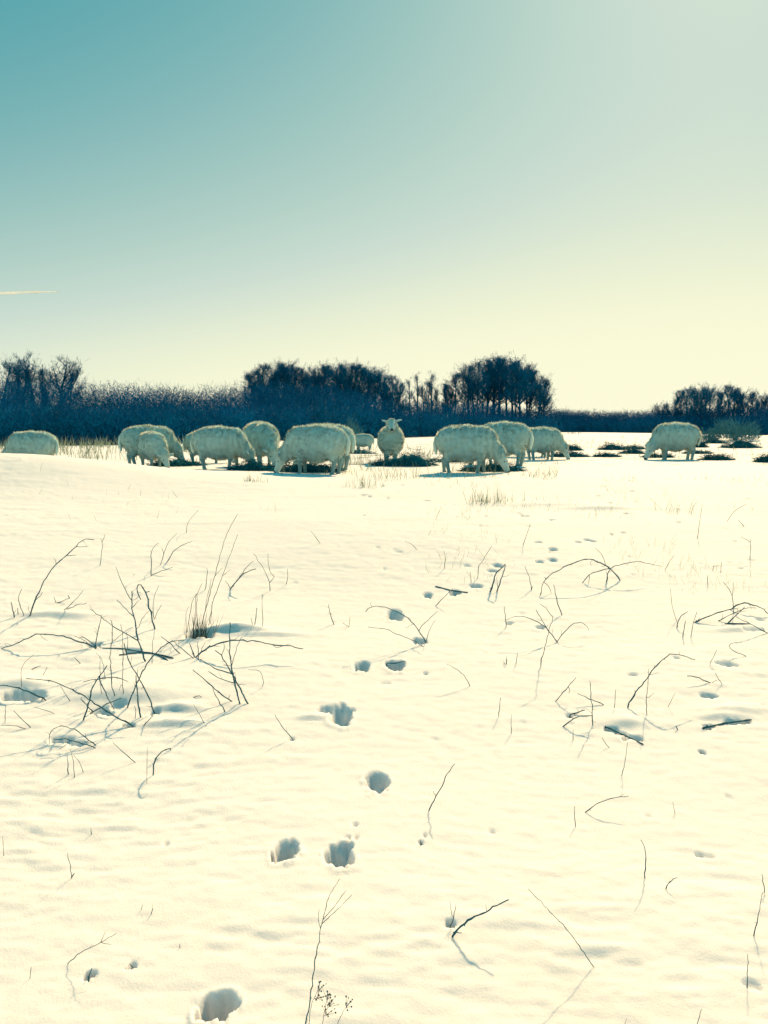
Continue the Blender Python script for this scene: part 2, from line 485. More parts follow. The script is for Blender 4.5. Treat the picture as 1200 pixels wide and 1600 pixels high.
# ------------------------------------------------------------------ bare trees
def tree_proto(seed, spread, dens, stems):
    """unit-height tree: (trunk verts, faces), (twig verts, faces)"""
    r = np.random.default_rng(seed)
    tubes, B, T, Wd = [], [], [], []
    def twigs(p0, p1, n, ln):
        t = r.uniform(0.1, 1.0, n)[:, None]
        b = p0 + (p1 - p0) * t + r.normal(size=(n, 3)) * 0.012
        ax = (p1 - p0) / (np.linalg.norm(p1 - p0) + 1e-9)
        dv = ax * 0.7 + r.normal(size=(n, 3)) * 0.5 + np.array([0, 0, 0.45])
        dv /= np.linalg.norm(dv, axis=1, keepdims=True)
        B.append(b); T.append(b + dv * (ln * r.uniform(0.5, 1.3, n))[:, None]); Wd.append(r.uniform(0.0010, 0.0024, n))
    for s in range(stems):
        p = np.array([r.normal() * 0.03 * (stems > 1), r.normal() * 0.03 * (stems > 1), 0.0])
        lean = r.normal(size=2) * 0.05
        pts = [p.copy()]
        hh = 1.0 if s == 0 else r.uniform(0.75, 0.95)
        for i in range(9):
            lean = lean + r.normal(size=2) * 0.03
            p = p + np.array([lean[0], lean[1], 1.0]) * hh * 0.93 / 9
            pts.append(p.copy())
        pts = np.array(pts)
        rad = np.linspace(0.020, 0.004, 10) * (1 if s == 0 else 0.75)
        tubes.append(tube(pts, rad, 5))
        nl = int(26 * dens)
        for i in range(nl):
            t = r.uniform(0.38, 0.97)
            k = t * 9; k0 = int(k)
            q = pts[k0] + (pts[min(k0 + 1, 9)] - pts[k0]) * (k - k0)
            az = r.uniform(0, 2 * math.pi)
            out = spread * (1.2 - 0.75 * t) * r.uniform(0.5, 1.15)
            e = q + np.array([math.cos(az) * out, math.sin(az) * out, out * r.uniform(0.6, 1.5) + 0.03])
            # keep the limb inside a rounded crown
            c = np.array([0, 0, 0.60]); ev = (e - c) / np.array([spread * 1.25, spread * 1.25, 0.385])
            ln = np.linalg.norm(ev)
            if ln > 1:
                e = c + (e - c) / ln
            if np.linalg.norm(e - q) < 0.03:
                continue
            m = 0.5 * (q + e) + np.array([math.cos(az) * out * 0.12, math.sin(az) * out * 0.12, -0.015]) + r.normal(size=3) * .008
            tubes.append(tube([q, m, e], [0.0065 * (1.1 - t) + .0025, 0.0035, 0.0015], 4))
            twigs(q, m, int(14 * dens), 0.05); twigs(m, e, int(40 * dens), 0.06)
            for jj in range(4):
                q2 = q + (e - q) * r.uniform(0.3, 0.95)
                dv = (e - q) * 0.35 + r.normal(size=3) * 0.05 + np.array([0, 0, .025])
                twigs(q2, q2 + dv, int(20 * dens), 0.045)
        twigs(pts[6], pts[9], int(70 * dens), 0.045)
    V1, F1 = merge(tubes)
    b, tp, wd = np.vstack(B), np.vstack(T), np.concatenate(Wd)
    tp[:, 2] = np.minimum(tp[:, 2], 1.0 + 0.012 * r.normal(size=len(tp)))
    n = len(b)
    side = np.cross(tp - b, r.normal(size=(n, 3))); side /= np.linalg.norm(side, axis=1, keepdims=True) + 1e-9
    wv = side * wd[:, None]
    V2 = np.stack([b - wv, b + wv, tp], 1).reshape(-1, 3)
    return (V1, F1), (V2, np.arange(3 * n).reshape(-1, 3))

PROTOS = {}
for key, args in {'dense1': (1, .20, 1.0, 1), 'dense2': (2, .22, .95, 2), 'dense3': (3, .18, .9, 2), 'dense4': (9, .25, .95, 2), 'spread': (4, .30, .6, 1), 'thin': (5, .08, .55, 1), 'thin2': (6, .10, .6, 2), 'airy': (8, .22, .8, 2)}.items():
    PROTOS[key] = (tree_proto(*args), [])

def tree(px, top, d, kind, label, group, sx=1.0):
    (tr, cr_), done = PROTOS[kind]
    x = (px - CX) / F * d
    g = 0.66
    h = EYE + (HOR - top) / F * d - g
    e = empty('bare_tree', (x, d, g), rng.uniform(0, 6.28))
    e.scale = (h * sx, h * sx, h)
    if not done:
        a = mesh_obj('trunk', tr[0], tr[1], M_tree, e)
        b = mesh_obj('crown', cr_[0], cr_[1], M_treetwig, e)
        done.extend([a, b])
    else:
        for q in done:
            c = q.copy(); C.objects.link(c); c.parent = e
    tag(e, label, 'tree', group)

ORD = ['first', 'second', 'third', 'fourth', 'fifth', 'sixth', 'seventh', 'eighth', 'ninth', 'tenth', 'eleventh', 'twelfth', 'thirteenth', 'fourteenth', 'fifteenth', 'sixteenth', 'seventeenth', 'eighteenth', 'nineteenth', 'twentieth']
def row(lst, d, kinds, where, group, dj=3.0, sx=(0.9, 1.15)):
    lst = sorted(lst)
    for i, (px, top) in enumerate(lst):
        dd = d + rng.uniform(-dj, dj)
        tree(px, top, dd, kinds[i % len(kinds)], f'{ORD[i]} bare tree from the left {where}', group, rng.uniform(*sx))
row([(6, 566), (26, 568), (44, 560), (60, 552), (74, 564), (94, 557), (106, 570)], 52, ['spread', 'spread', 'airy', 'spread', 'thin2', 'spread', 'airy'], 'in the row above the left end of the scrub', 'bare trees at the left end of the scrub', 2)
mid_x = np.linspace(395, 622, 20)
row([(float(p), float(np.interp(p, [380, 400, 420, 440, 460, 480, 510, 540, 565, 585, 605, 620, 634], [594, 582, 571, 567, 569, 573, 572, 571, 570, 575, 584, 596, 612]) + rng.uniform(-2, 4))) for p in mid_x],
    64, ['dense1', 'dense4', 'dense3', 'dense2'], 'in the long low clump behind the middle sheep', 'bare trees in the long middle clump', 4)
row([(640, 590), (652, 582), (666, 586), (674, 580), (688, 590), (696, 596)], 80, ['thin', 'thin', 'thin2', 'thin', 'thin2', 'thin'], 'among the spindly ones in the gap between two clumps', 'spindly bare trees in the gap', 3)
row([(704, 602), (718, 583), (731, 572), (743, 566), (756, 561), (767, 560), (779, 559), (791, 561), (803, 564), (814, 565), (825, 570), (835, 579), (842, 588), (846, 600)],
    82, ['dense2', 'dense3', 'dense1', 'dense4', 'dense2'], 'in the tall rounded clump right of centre', 'bare trees in the tall rounded clump', 4, (0.95, 1.2))
row([(1030, 628), (1046, 620), (1058, 610), (1071, 604), (1083, 607), (1096, 602), (1108, 601), (1119, 603), (1130, 602), (1142, 604), (1154, 606), (1165, 609), (1177, 611), (1188, 612), (1199, 617), (1212, 618)],
    76, ['airy', 'thin2', 'dense3', 'dense1', 'dense2', 'airy'], 'in the clump at the right edge of the field', 'bare trees in the right hand clump', 4)

# ------------------------------------------------------------------ pale shrubs by the right edge
def shrub(px, py, wpx, hpx, n, label, d=None):
    p = hit(px, py)
    if d:
        p = np.array([(px - CX) / F * d, d, zg((px - CX) / F * d, d)])
    r = np.random.default_rng(int(px))
    h, rw = hpx * p[1] / F, 0.5 * wpx * p[1] / F
    e = empty('shrub', p)
    st = []
    for i in range(16):
        az = r.uniform(0, 6.28); o = rw * r.uniform(.2, .8)
        st.append(tube([(0.05 * math.cos(az), .05 * math.sin(az), -0.05), (o * .5 * math.cos(az), o * .5 * math.sin(az), h * .5), (o * math.cos(az), o * math.sin(az), h * r.uniform(.7, .95))], [.012, .008, .004], 4))
    mesh_obj('stem', *merge(st), M_shrub, e)['kind'] = 'stuff'
    az = r.uniform(0, 6.28, n); q = np.sqrt(r.uniform(0, 1, n))
    dome = np.sqrt(1 - 0.85 * q ** 2)
    dome = dome * (0.75 + 0.5 * noise2(np.cos(az) * q * 2.5 + px, np.sin(az) * q * 2.5, 5))
    b = np.stack([rw * q * np.cos(az), rw * q * np.sin(az), h * dome * r.uniform(0.05, 0.9, n)], 1)
    dv = np.stack([np.cos(az) * q * .6, np.sin(az) * q * .6, 0.9 + 0 * q], 1) + .5 * r.normal(size=(n, 3))
    t = b + dv * 0.16 * h
    V, Fc = blades(b, t, r.uniform(.012, .028, n), .04, r)
    mesh_obj('twig', V, Fc, M_shrub, e)['kind'] = 'stuff'
    tag(e, label, 'shrub')
shrub(1148, 688, 70, 38, 1900, 'broad pale shrub on the snow in front of the right hand trees')
shrub(1106, 690, 34, 24, 800, 'low pale shrub beside the broad one near the right edge')
shrub(553, 688, 30, 34, 420, 'small wispy shrub against the dark scrub behind the small sheep')
shrub(66, 690, 60, 60, 500, 'wispy pale shrub in front of the scrub above the leftmost sheep')

# ------------------------------------------------------------------ sheep
def cap(P, a, b, ra, rb, ys=1.0):
    a = np.array(a, float); b = np.array(b, float)
    q = P - a; ba = b - a
    s = np.array([1, 1 / ys, 1])
    q = q * s; ba = ba * s
    t = np.clip((q @ ba) / (ba @ ba + 1e-9), 0, 1)
    return np.linalg.norm(q - t[..., None] * ba, axis=-1) - (ra + (rb - ra) * t)

def smin(a, b, k):
    h = np.clip(0.5 + 0.5 * (b - a) / k, 0, 1)
    return b * (1 - h) + a * h - k * h * (1 - h)

def surface_nets(Fv, org, h):
    ins = Fv < 0
    nx, ny, nz = Fv.shape
    sh = (nx - 1, ny - 1, nz - 1)
    acc = np.zeros(sh + (3,)); cnt = np.zeros(sh)
    cor = [(i, j, k) for i in (0, 1) for j in (0, 1) for k in (0, 1)]
    def sub(A, c):
        return A[c[0]:c[0] + sh[0], c[1]:c[1] + sh[1], c[2]:c[2] + sh[2]]
    for a in cor:
        for ax in range(3):
            if a[ax] == 1:
                continue
            b = list(a); b[ax] = 1
            fa, fb = sub(Fv, a), sub(Fv, b)
            m = sub(ins, a) != sub(ins, b)
            t = np.where(m, fa / np.where(m, fa - fb, 1), 0)
            for q in range(3):
                acc[..., q] += np.where(m, a[q] + (t if q == ax else 0), 0)
            cnt += m
    act = cnt > 0
    idx = -np.ones(sh, int); idx[act] = np.arange(act.sum())
    I = np.argwhere(act)
    V = (I + acc[act] / cnt[act][:, None]) * h + org
    faces = []
    for ax in range(3):
        o1, o2 = (ax + 1) % 3, (ax + 2) % 3
        s0 = [slice(1, -1)] * 3; s1 = [slice(1, -1)] * 3
        s0[ax] = slice(0, Fv.shape[ax] - 1); s1[ax] = slice(1, Fv.shape[ax])
        A, B = ins[tuple(s0)], ins[tuple(s1)]
        E = np.argwhere(A != B)
        flip = A[A != B]
        E = E + [0 if q == ax else 1 for q in range(3)]
        def g(d1, d2):
            q = E.copy(); q[:, o1] -= d1; q[:, o2] -= d2
            return idx[q[:, 0], q[:, 1], q[:, 2]]
        Q = np.stack([g(1, 1), g(0, 1), g(0, 0), g(1, 0)], 1)
        Q[~flip] = Q[~flip][:, ::-1]
        faces.append(Q)
    return V, np.vstack(faces)

def rotz(v, piv, a):
    v = np.array(v, float); p = np.array(piv, float)
    c, s = math.cos(a), math.sin(a)
    q = v - p
    return np.array([q[0] * c - q[1] * s, q[0] * s + q[1] * c, q[2]]) + p

SHEEP = 'woolly white sheep feeding in the field'
def make_sheep(px, d, yaw, scale, label, pose='graze', head=0.0, fat=1.0, seed=0, step=0.0, drop=0.0, folds=0.006):
    r = np.random.default_rng(100 + seed)
    x = (px - CX) / F * d
    e = empty('sheep', (x, d, zg(x, d) - 0.045 - drop), R(yaw), scale)
    hv = 0.0155
    lo = np.array([-0.66, -0.48, -0.03]); hi = np.array([0.98, 0.48, 1.12])
    ax = [np.arange(lo[i], hi[i], hv) for i in range(3)]
    P = np.stack(np.meshgrid(*ax, indexing='ij'), -1)
    ys = 0.93 * fat
    wool = cap(P, (-.31, 0, .55), (-.05, 0, .535), .24, .287, ys)
    wool = smin(wool, cap(P, (-.05, 0, .535), (.20, 0, .545), .287, .245, ys), .10)
    wool = smin(wool, cap(P, (-.40, 0, .60), (-.30, 0, .62), .16, .18, 1.1), .10)
    piv = (.20, 0, .55)
    hd = R(head)
    if pose == 'graze':
        n0, n1 = (.22, 0, .60), rotz((.50, 0, .335), piv, hd)
        wool = smin(wool, cap(P, n0, n1, .195, .115), .10)
        p0, p1 = rotz((.535, 0, .285), piv, hd), rotz((.625, 0, .085), piv, hd)
        crown = rotz((.515, 0, .35), piv, hd)
    else:
        n0, n1 = (.20, 0, .62), rotz((.37, 0, .795), piv, hd)
        wool = smin(wool, cap(P, n0, n1, .215, .125), .10)
        p0, p1 = rotz((.42, 0, .885), piv, hd), rotz((.61, 0, .765), piv, hd)
        crown = rotz((.39, 0, .89), piv, hd)
    skin = cap(P, p0, p1, .082, .047)
    fw = (p1 - p0) / np.linalg.norm(p1 - p0)
    lat = np.cross([0, 0, 1.0], fw); lat[2] = 0; lat /= np.linalg.norm(lat)
    upv = np.cross(fw, lat)
    for s in (-1, 1):
        skin = smin(skin, cap(P, p0 + lat * s * .035 - upv * .02, p0 + fw * .08 + lat * s * .03 - upv * .02, .055, .04), .03)
    wool = smin(wool, cap(P, crown - fw * .02, crown + fw * .015, .088, .07), .06)
    hoofs = []
    for s in (-1, 1):
        st = step * s + r.normal() * .025
        f0, f1, f2, f3 = (.19, s * .095, .40), (.195 + st * .5, s * .09, .22), (.185 + st, s * .085, .06), (.205 + st, s * .085, .018)
        wool = smin(wool, cap(P, f0, (.195 + st * .4, s * .09, .29), .105, .05), .07)
        skin = smin(skin, cap(P, f0, f1, .055, .036), .03)
        skin = smin(skin, cap(P, f1, f2, .036, .026), .02); skin = smin(skin, cap(P, f2, f3, .028, .036), .015)
        st = -step * s + r.normal() * .025
        b0, b1, b2, b3 = (-.30, s * .11, .44), (-.405 + st * .6, s * .10, .245), (-.375 + st, s * .095, .06), (-.350 + st, s * .095, .018)
        wool = smin(wool, cap(P, b0, (-.375 + st * .4, s * .105, .30), .145, .06), .08)
        skin = smin(skin, cap(P, (-.36, s * .105, .32), b1, .06, .042), .03)
        skin = smin(skin, cap(P, b1, b2, .042, .027), .02); skin = smin(skin, cap(P, b2, b3, .03, .038), .015)
    # lumpy staple of the fleece and a few folds along the side and neck
    lump = 0.007 * noise3(P * np.array([11, 11, 9.0]), seed) + 0.004 * noise3(P * 26, seed + 5)
    fold = folds * np.sin(P[..., 0] * 62 + 2.2 * noise3(P * 5, seed + 9) + P[..., 2] * 6) * (0.4 + 0.6 * sstep(.05, .45, P[..., 0]))
    wool = wool + lump + fold
    Fv = smin(wool, skin, .025)
    V, Q = surface_nets(Fv, lo, hv)
    # region of every vertex
    ii = np.clip(((V - lo) / hv).round().astype(int), 0, np.array(Fv.shape) - 1)
    isw = wool[ii[:, 0], ii[:, 1], ii[:, 2]] < skin[ii[:, 0], ii[:, 1], ii[:, 2]]
    fc = V[Q].mean(1)
    fw_ = isw[Q].mean(1) > 0.5
    ishead = (np.linalg.norm(fc - (p0 + p1) / 2, axis=1) < .24)
    mid = np.where(fw_, 0, np.where(ishead, 1, np.where(fc[:, 2] < .04, 3, 2)))
    body = mesh_obj('body', V, Q, None, e, True, [M_wool, M_face, M_leg, M_hoof], mid)
    # fleece: short locks over all the wool
    n = 15000
    cand = np.where(fw_)[0]
    f = r.choice(cand, n)
    wq = r.dirichlet((1, 1, 1, 1), n)
    b = (V[Q[f]] * wq[..., None]).sum(1)
    nv = np.empty(len(V) * 3, np.float32); body.data.vertices.foreach_get('normal', nv); nv = nv.reshape(-1, 3)
    nn = nv[Q[f]].mean(1); nn /= np.linalg.norm(nn, axis=1, keepdims=True) + 1e-9
    clump = np.stack([noise3(b * 22, seed + 20 + k) for k in range(3)], 1)
    dv = nn * 0.75 + np.array([0, 0, -0.55]) + clump * 0.5 + 0.22 * r.normal(size=(n, 3))
    dv /= np.linalg.norm(dv, axis=1, keepdims=True)
    inn = (dv * nn).sum(1)
    dv += nn * np.maximum(0, 0.25 - inn)[:, None]
    tip = b + dv * r.uniform(.016, .042, n)[:, None]
    b = b - nn * .006
    side = np.cross(dv, nn); side /= np.linalg.norm(side, axis=1, keepdims=True) + 1e-6
    wv = side * r.uniform(.003, .007, n)[:, None]
    Vf = np.stack([b - wv, b + wv, tip], 1).reshape(-1, 3)
    fl = mesh_obj('fleece', Vf, np.arange(3 * n).reshape(-1, 3), M_fleece, e, True)
    fl.data.normals_split_custom_set_from_vertices([tuple(v) for v in np.repeat(nn, 3, 0).astype(float)])
    fl['kind'] = 'stuff'
    # ears, eyes, nose, tail
    for s in (-1, 1):
        root = p0 + lat * s * .072 + upv * .035 - fw * .02
        dirv = lat * s * 0.92 + (upv * (0.15) if pose != 'graze' else upv * 0.1) - fw * 0.28
        if pose != 'graze':
            dirv = lat * s * 0.95 + np.array([0, 0, 0.22]) - fw * .1
        dirv /= np.linalg.norm(dirv)
        flat = np.cross(dirv, fw); flat /= np.linalg.norm(flat)
        wid = np.cross(flat, dirv)
        ring, VE, FE = 8, [], []
        prof = [(0, .018, .015), (.035, .031, .013), (.08, .036, .010), (.12, .024, .007), (.15, .005, .003)]
        for (t, a, c) in prof:
            for k in range(ring):
                th = 2 * math.pi * k / ring
                cup = -0.35 * a * math.cos(th) ** 2
                VE.append(root + dirv * t + wid * a * math.cos(th) + flat * (c * math.sin(th) + cup))
        for i in range(len(prof) - 1):
            for k in range(ring):
                FE.append((i * ring + k, i * ring + (k + 1) % ring, (i + 1) * ring + (k + 1) % ring, (i + 1) * ring + k))
        FE.append(tuple(range(ring))[::-1]); FE.append(tuple((len(prof) - 1) * ring + k for k in range(ring)))
        mesh_obj('ear', VE, FE, M_face, e, True)
        ec = p0 + fw * .065 + lat * s * .064 + upv * .022
        VV, FF = ball(ec, .0145, 8, 6)
        mesh_obj('eye', VV, FF, M_dark, e, True)
    VV, FF = ball(p1 + fw * .020 + upv * .008, .040, 10, 7, (1, 1, .8))
    mesh_obj('nose', VV, FF, M_dark, e, True)
    tw = r.normal() * .01
    VV, FF = tube([(-.50, 0, .68), (-.565, tw, .62), (-.585, tw, .53), (-.58, tw * 2, .42), (-.57, tw * 2, .34)], [.03, .042, .045, .036, .014], 8)
    mesh_obj('tail', VV, FF, M_fleece, e, True)
    tag(e, label, 'sheep', SHEEP)
    return e

def ball(c, r_, nu, nv, sc=(1, 1, 1)):
    V, Fc = [], []
    for j in range(nv + 1):
        ph = math.pi * j / nv
        for i in range(nu):
            th = 2 * math.pi * i / nu
            V.append(np.array(c) + r_ * np.array([sc[0] * math.sin(ph) * math.cos(th), sc[1] * math.sin(ph) * math.sin(th), sc[2] * math.cos(ph)]))
    for j in range(nv):
        for i in range(nu):
            Fc.append((j * nu + i, (j + 1) * nu + i, (j + 1) * nu + (i + 1) % nu, j * nu + (i + 1) % nu))
    return V, Fc

FLOCK = [
    dict(px=48, d=18.0, yaw=176, scale=1.0, label='leftmost sheep, hidden to the belly behind the snow rise at the left edge', seed=1, head=-6),
    dict(px=237, d=17.6, yaw=22, scale=1.03, label='sheep at the far left of the main group, head down to the right', seed=2, head=-12),
    dict(px=239, d=16.6, yaw=-58, scale=0.88, label='small rounded sheep facing the camera in front of the left pair, ear showing', seed=3, head=18),
    dict(px=326, d=18.4, yaw=6, scale=0.86, label='mostly hidden sheep behind the one with the creased neck', seed=4),
    dict(px=348, d=15.6, yaw=-10, scale=0.97, label='sheep with a deeply creased neck grazing to the right, left of centre', seed=5, folds=.010, step=.03),
    dict(px=408, d=17.0, yaw=-62, scale=1.08, label='dark shaded sheep humped between the two grazing head to head', seed=6, head=5, fat=1.1),
    dict(px=490, d=14.3, yaw=166, scale=1.01, label='big sheep grazing to the left with its tail end towards the facing sheep', seed=7, head=6, step=.02),
    dict(px=507, d=15.5, yaw=152, scale=1.02, label='sheep mostly hidden behind the big left-grazing one, only its rump showing', seed=8),
    dict(px=566, d=27.0, yaw=158, scale=0.66, label='small far sheep in the gap left of the facing one', seed=9),
    dict(px=611, d=18.0, yaw=-87, scale=0.97, label='alert sheep standing behind the hay pile, looking straight at the camera', seed=10, pose='alert', fat=0.98, head=-3),
    dict(px=734, d=14.6, yaw=-8, scale=1.0, label='large shaggy sheep grazing to the right, nearest right of the centre', seed=11, folds=.011, step=.05, head=-4),
    dict(px=783, d=17.0, yaw=146, scale=1.07, label='sheep standing close behind the large shaggy one, rump to the right', seed=12, folds=.009),
    dict(px=826, d=21.5, yaw=172, scale=0.90, label='dark sheep almost hidden between two paler ones right of centre', seed=13),
    dict(px=850, d=19.8, yaw=24, scale=0.94, label='sheep with a high shoulder grazing to the right, next to the hidden dark one', seed=14, fat=1.05, head=-20),
    dict(px=1051, d=20.0, yaw=187, scale=1.06, label='lone sheep grazing to the left, apart on the right side', seed=15, step=.04, head=4),
]
for s in FLOCK:
    make_sheep(**s)

# ------------------------------------------------------------------ hay
def hay(px, py, wpx, hpx, label, n=None):
    p = hit(px, py)
    r = np.random.default_rng(int(px * 7 + py))
    rw = 0.5 * wpx * p[1] / F
    ry = max(0.18, rw * 0.55)
    h = hpx * p[1] / F * 1.05
    n = n or int(420 + 1300 * rw)
    a = r.uniform(0, 6.28, n); q = np.sqrt(r.uniform(0, 1, n))
    lump = 0.7 + 0.5 * noise2(np.cos(a) * q * 2.3 + px, np.sin(a) * q * 2.3, 61)
    b = np.stack([rw * q * np.cos(a), ry * q * np.sin(a), h * (1 - q ** 2) * lump * r.uniform(0.2, 1, n) + .01], 1)
    dv = r.normal(size=(n, 3)) * np.array([1, 1, .38]); dv /= np.linalg.norm(dv, axis=1, keepdims=True)
    t = b + dv * r.uniform(.06, .20, n)[:, None]
    t[:, 2] = np.maximum(t[:, 2], 0.0)
    V, Fc = blades(b, t, r.uniform(.006, .014, n), .07, r)
    # matted core
    nu, nv_ = 22, 6
    Vc = [[0, 0, h * .65]]
    for j in range(1, nv_ + 1):
        qq = j / nv_
        for i in range(nu):
            th = 2 * math.pi * i / nu
            ed = 1 + .22 * math.sin(3 * th + px) + .15 * math.sin(5 * th + py)
            l_ = 0.75 + 0.35 * float(noise2(math.cos(th) * qq * 2.3 + px, math.sin(th) * qq * 2.3, 61))
            Vc.append([rw * .78 * qq * ed * math.cos(th), ry * .78 * qq * ed * math.sin(th), h * .7 * (1 - qq ** 2) * l_ - (.03 if j == nv_ else 0)])
    Fcore = [(0, 1 + i, 1 + (i + 1) % nu) for i in range(nu)]
    for j in range(nv_ - 1):
        for i in range(nu):
            A, B = 1 + j * nu + i, 1 + j * nu + (i + 1) % nu
            Fcore += [(A, A + nu, B + nu), (A, B + nu, B)]
    V = np.vstack([Vc, V]); Fc = np.vstack([np.array(Fcore), Fc + len(Vc)])
    o = mesh_obj('hay_pile', V, Fc, M_hay)
    o.location = (p[0], p[1], zg(p[0], p[1]))
    tag(o, label, 'hay', 'clumps of feed hay spread on the snow')
hay(632, 728, 104, 27, 'largest dark hay pile, at the feet of the sheep facing the camera')
hay(563, 709, 50, 9, 'low hay strip in front of the small far sheep', 220)
hay(700, 722, 60, 10, 'hay strip between the largest pile and the large shaggy sheep', 260)
hay(480, 737, 112, 19, 'hay strip under the big left-grazing sheep')
hay(398, 735, 84, 22, 'hay heap where the two head to head sheep eat')
hay(276, 728, 90, 15, 'hay strip under the heads of the left pair')
hay(768, 736, 100, 17, 'hay strip under the head of the large shaggy sheep')
hay(888, 714, 64, 9, 'hay strip at the nose of the high-shouldered sheep')
hay(892, 704, 34, 12, 'small dark hay heap just behind the high-shouldered sheep')
hay(957, 703, 46, 13, 'rounded hay heap midway between the two right groups')
hay(991, 702, 34, 8, 'low hay strip right of the rounded heap')
hay(988, 709, 38, 8, 'flat hay clump just left of the lone sheep')
hay(948, 714, 42, 5, 'thin hay streak below the rounded heap')
hay(1028, 715, 50, 6, 'thin hay strip under the lone grazing sheep')
hay(1094, 699, 24, 14, 'dark hay lump touching the rump of the lone sheep')
hay(1117, 693, 36, 10, 'flat hay heap just right of the lone sheep')
hay(1157, 700, 64, 18, 'widest hay mound near the right edge')
hay(1090, 709, 44, 8, 'hay strip right below the lone sheep')
hay(1120, 719, 50, 10, 'nearest hay strip right of the lone sheep')
hay(1197, 722, 36, 12, 'hay clump cut by the right edge of the picture')

# ------------------------------------------------------------------ dry grass
def grass_stuff(name, label, spots, hrange, wd, m, lean=0.25):
    r = np.random.default_rng(len(label))
    xs = np.array(spots)
    n = len(xs)
    z = terrain(xs[:, 0].copy(), xs[:, 1].copy())
    b = np.stack([xs[:, 0], xs[:, 1], z - .02], 1)
    hh = r.uniform(*hrange, n)
    t = b + np.stack([lean * hh * r.normal(size=n), lean * hh * r.normal(size=n), hh], 1)
    V, Fc = blades(b, t, wd * xs[:, 1] / 15 * r.uniform(.6, 1.3, n), .05, r)
    o = mesh_obj(name, V, Fc, m)
    o['kind'] = 'stuff'
    tag(o, label, 'grass')
def scatter(n, ulo, uhi, ylo, yhi, sc, thr, seed):
    r = np.random.default_rng(seed)
    out = []
    while len(out) < n:
        y = ylo * (yhi / ylo) ** r.uniform(0, 1, 4000); u = r.uniform(ulo, uhi, 4000); x = u * y
        k = noise2(x / sc, y / sc, seed) + 0.6 * noise2(x / (sc * .3), y / (sc * .3), seed + 1)
        out += [(a, b_) for a, b_, kk in zip(x, y, k) if kk > thr]
    return out[:n]
grass_stuff('dry_grass', 'thin dry grass poking through the snow among the middle sheep', scatter(1700, -.12, .20, 12.6, 30, .9, .25, 50), (.06, .24), .0065, M_straw)
grass_stuff('dry_grass', 'pale dry grass along the foot of the scrub on the left', scatter(1300, -.46, -.12, 20, 36, 1.5, .05, 52), (.15, .5), .010, M_straw)
grass_stuff('dry_grass', 'sparse dry grass stems across the right side of the field', scatter(700, .05, .46, 6.5, 13, .8, .25, 54), (.03, .14), .0045, M_straw, .4)
grass_stuff('dry_grass', 'scattered dry grass on the far snow at the right', scatter(900, .18, .48, 17, 55, 1.5, .25, 56), (.05, .22), .0065, M_straw)
grass_stuff('dry_grass', 'a few short stubble stems on the left snow rise', scatter(50, -.45, -.12, 9, 13.5, .7, .25, 58), (.04, .16), .005, M_straw, .5)

def tuft(px, py, wpx, hpx, n, label, m, wd=.004, lean=(0.0, 0.0), wild=.22):
    p = hit(px, py)
    r = np.random.default_rng(int(px))
    rw = .5 * wpx * p[1] / F; h = hpx * p[1] / F
    b = np.stack([rw * r.normal(size=n) * .5, rw * r.normal(size=n) * .35, -.02 + 0 * np.arange(n)], 1)
    hh = h * r.uniform(.25, 1, n)
    t = b + np.stack([hh * (lean[0] + wild * r.normal(size=n)), hh * (lean[1] + wild * r.normal(size=n)), hh], 1)
    V, Fc = blades(b, t, wd * r.uniform(.6, 1.3, n), .05, r)
    o = empty('grass_tuft', (p[0], p[1], zg(p[0], p[1])))
    mesh_obj('blade', V, Fc, m, o)['kind'] = 'stuff'
    return tag(o, label, 'grass', 'tufts of dead grass standing in the snow')
tuft(765, 786, 84, 34, 95, 'wide dry grass tuft in front of the large shaggy sheep', M_straw, .0065, wild=.15)
tuft(310, 994, 40, 62, 85, 'dense dark grass clump with tall seed stems, left foreground', M_stalk, .0045, (.10, 0), .16)
tuft(398, 752, 40, 18, 50, 'small grass tuft below the two head to head sheep', M_straw, .006)
tuft(570, 762, 70, 34, 60, 'sparse tall grass tuft right below the big left-grazing sheep', M_straw, .005)
tuft(140, 716, 60, 26, 90, 'grass tuft on the snow between the leftmost sheep and the group', M_straw, .009)
tuft(1060, 800, 60, 40, 26, 'sparse grass tuft on the right below the lone sheep', M_straw, .004, wild=.35)
tuft(893, 678, 26, 9, 40, 'small far grass tuft on the horizon left of the lone sheep', M_hay, .02)

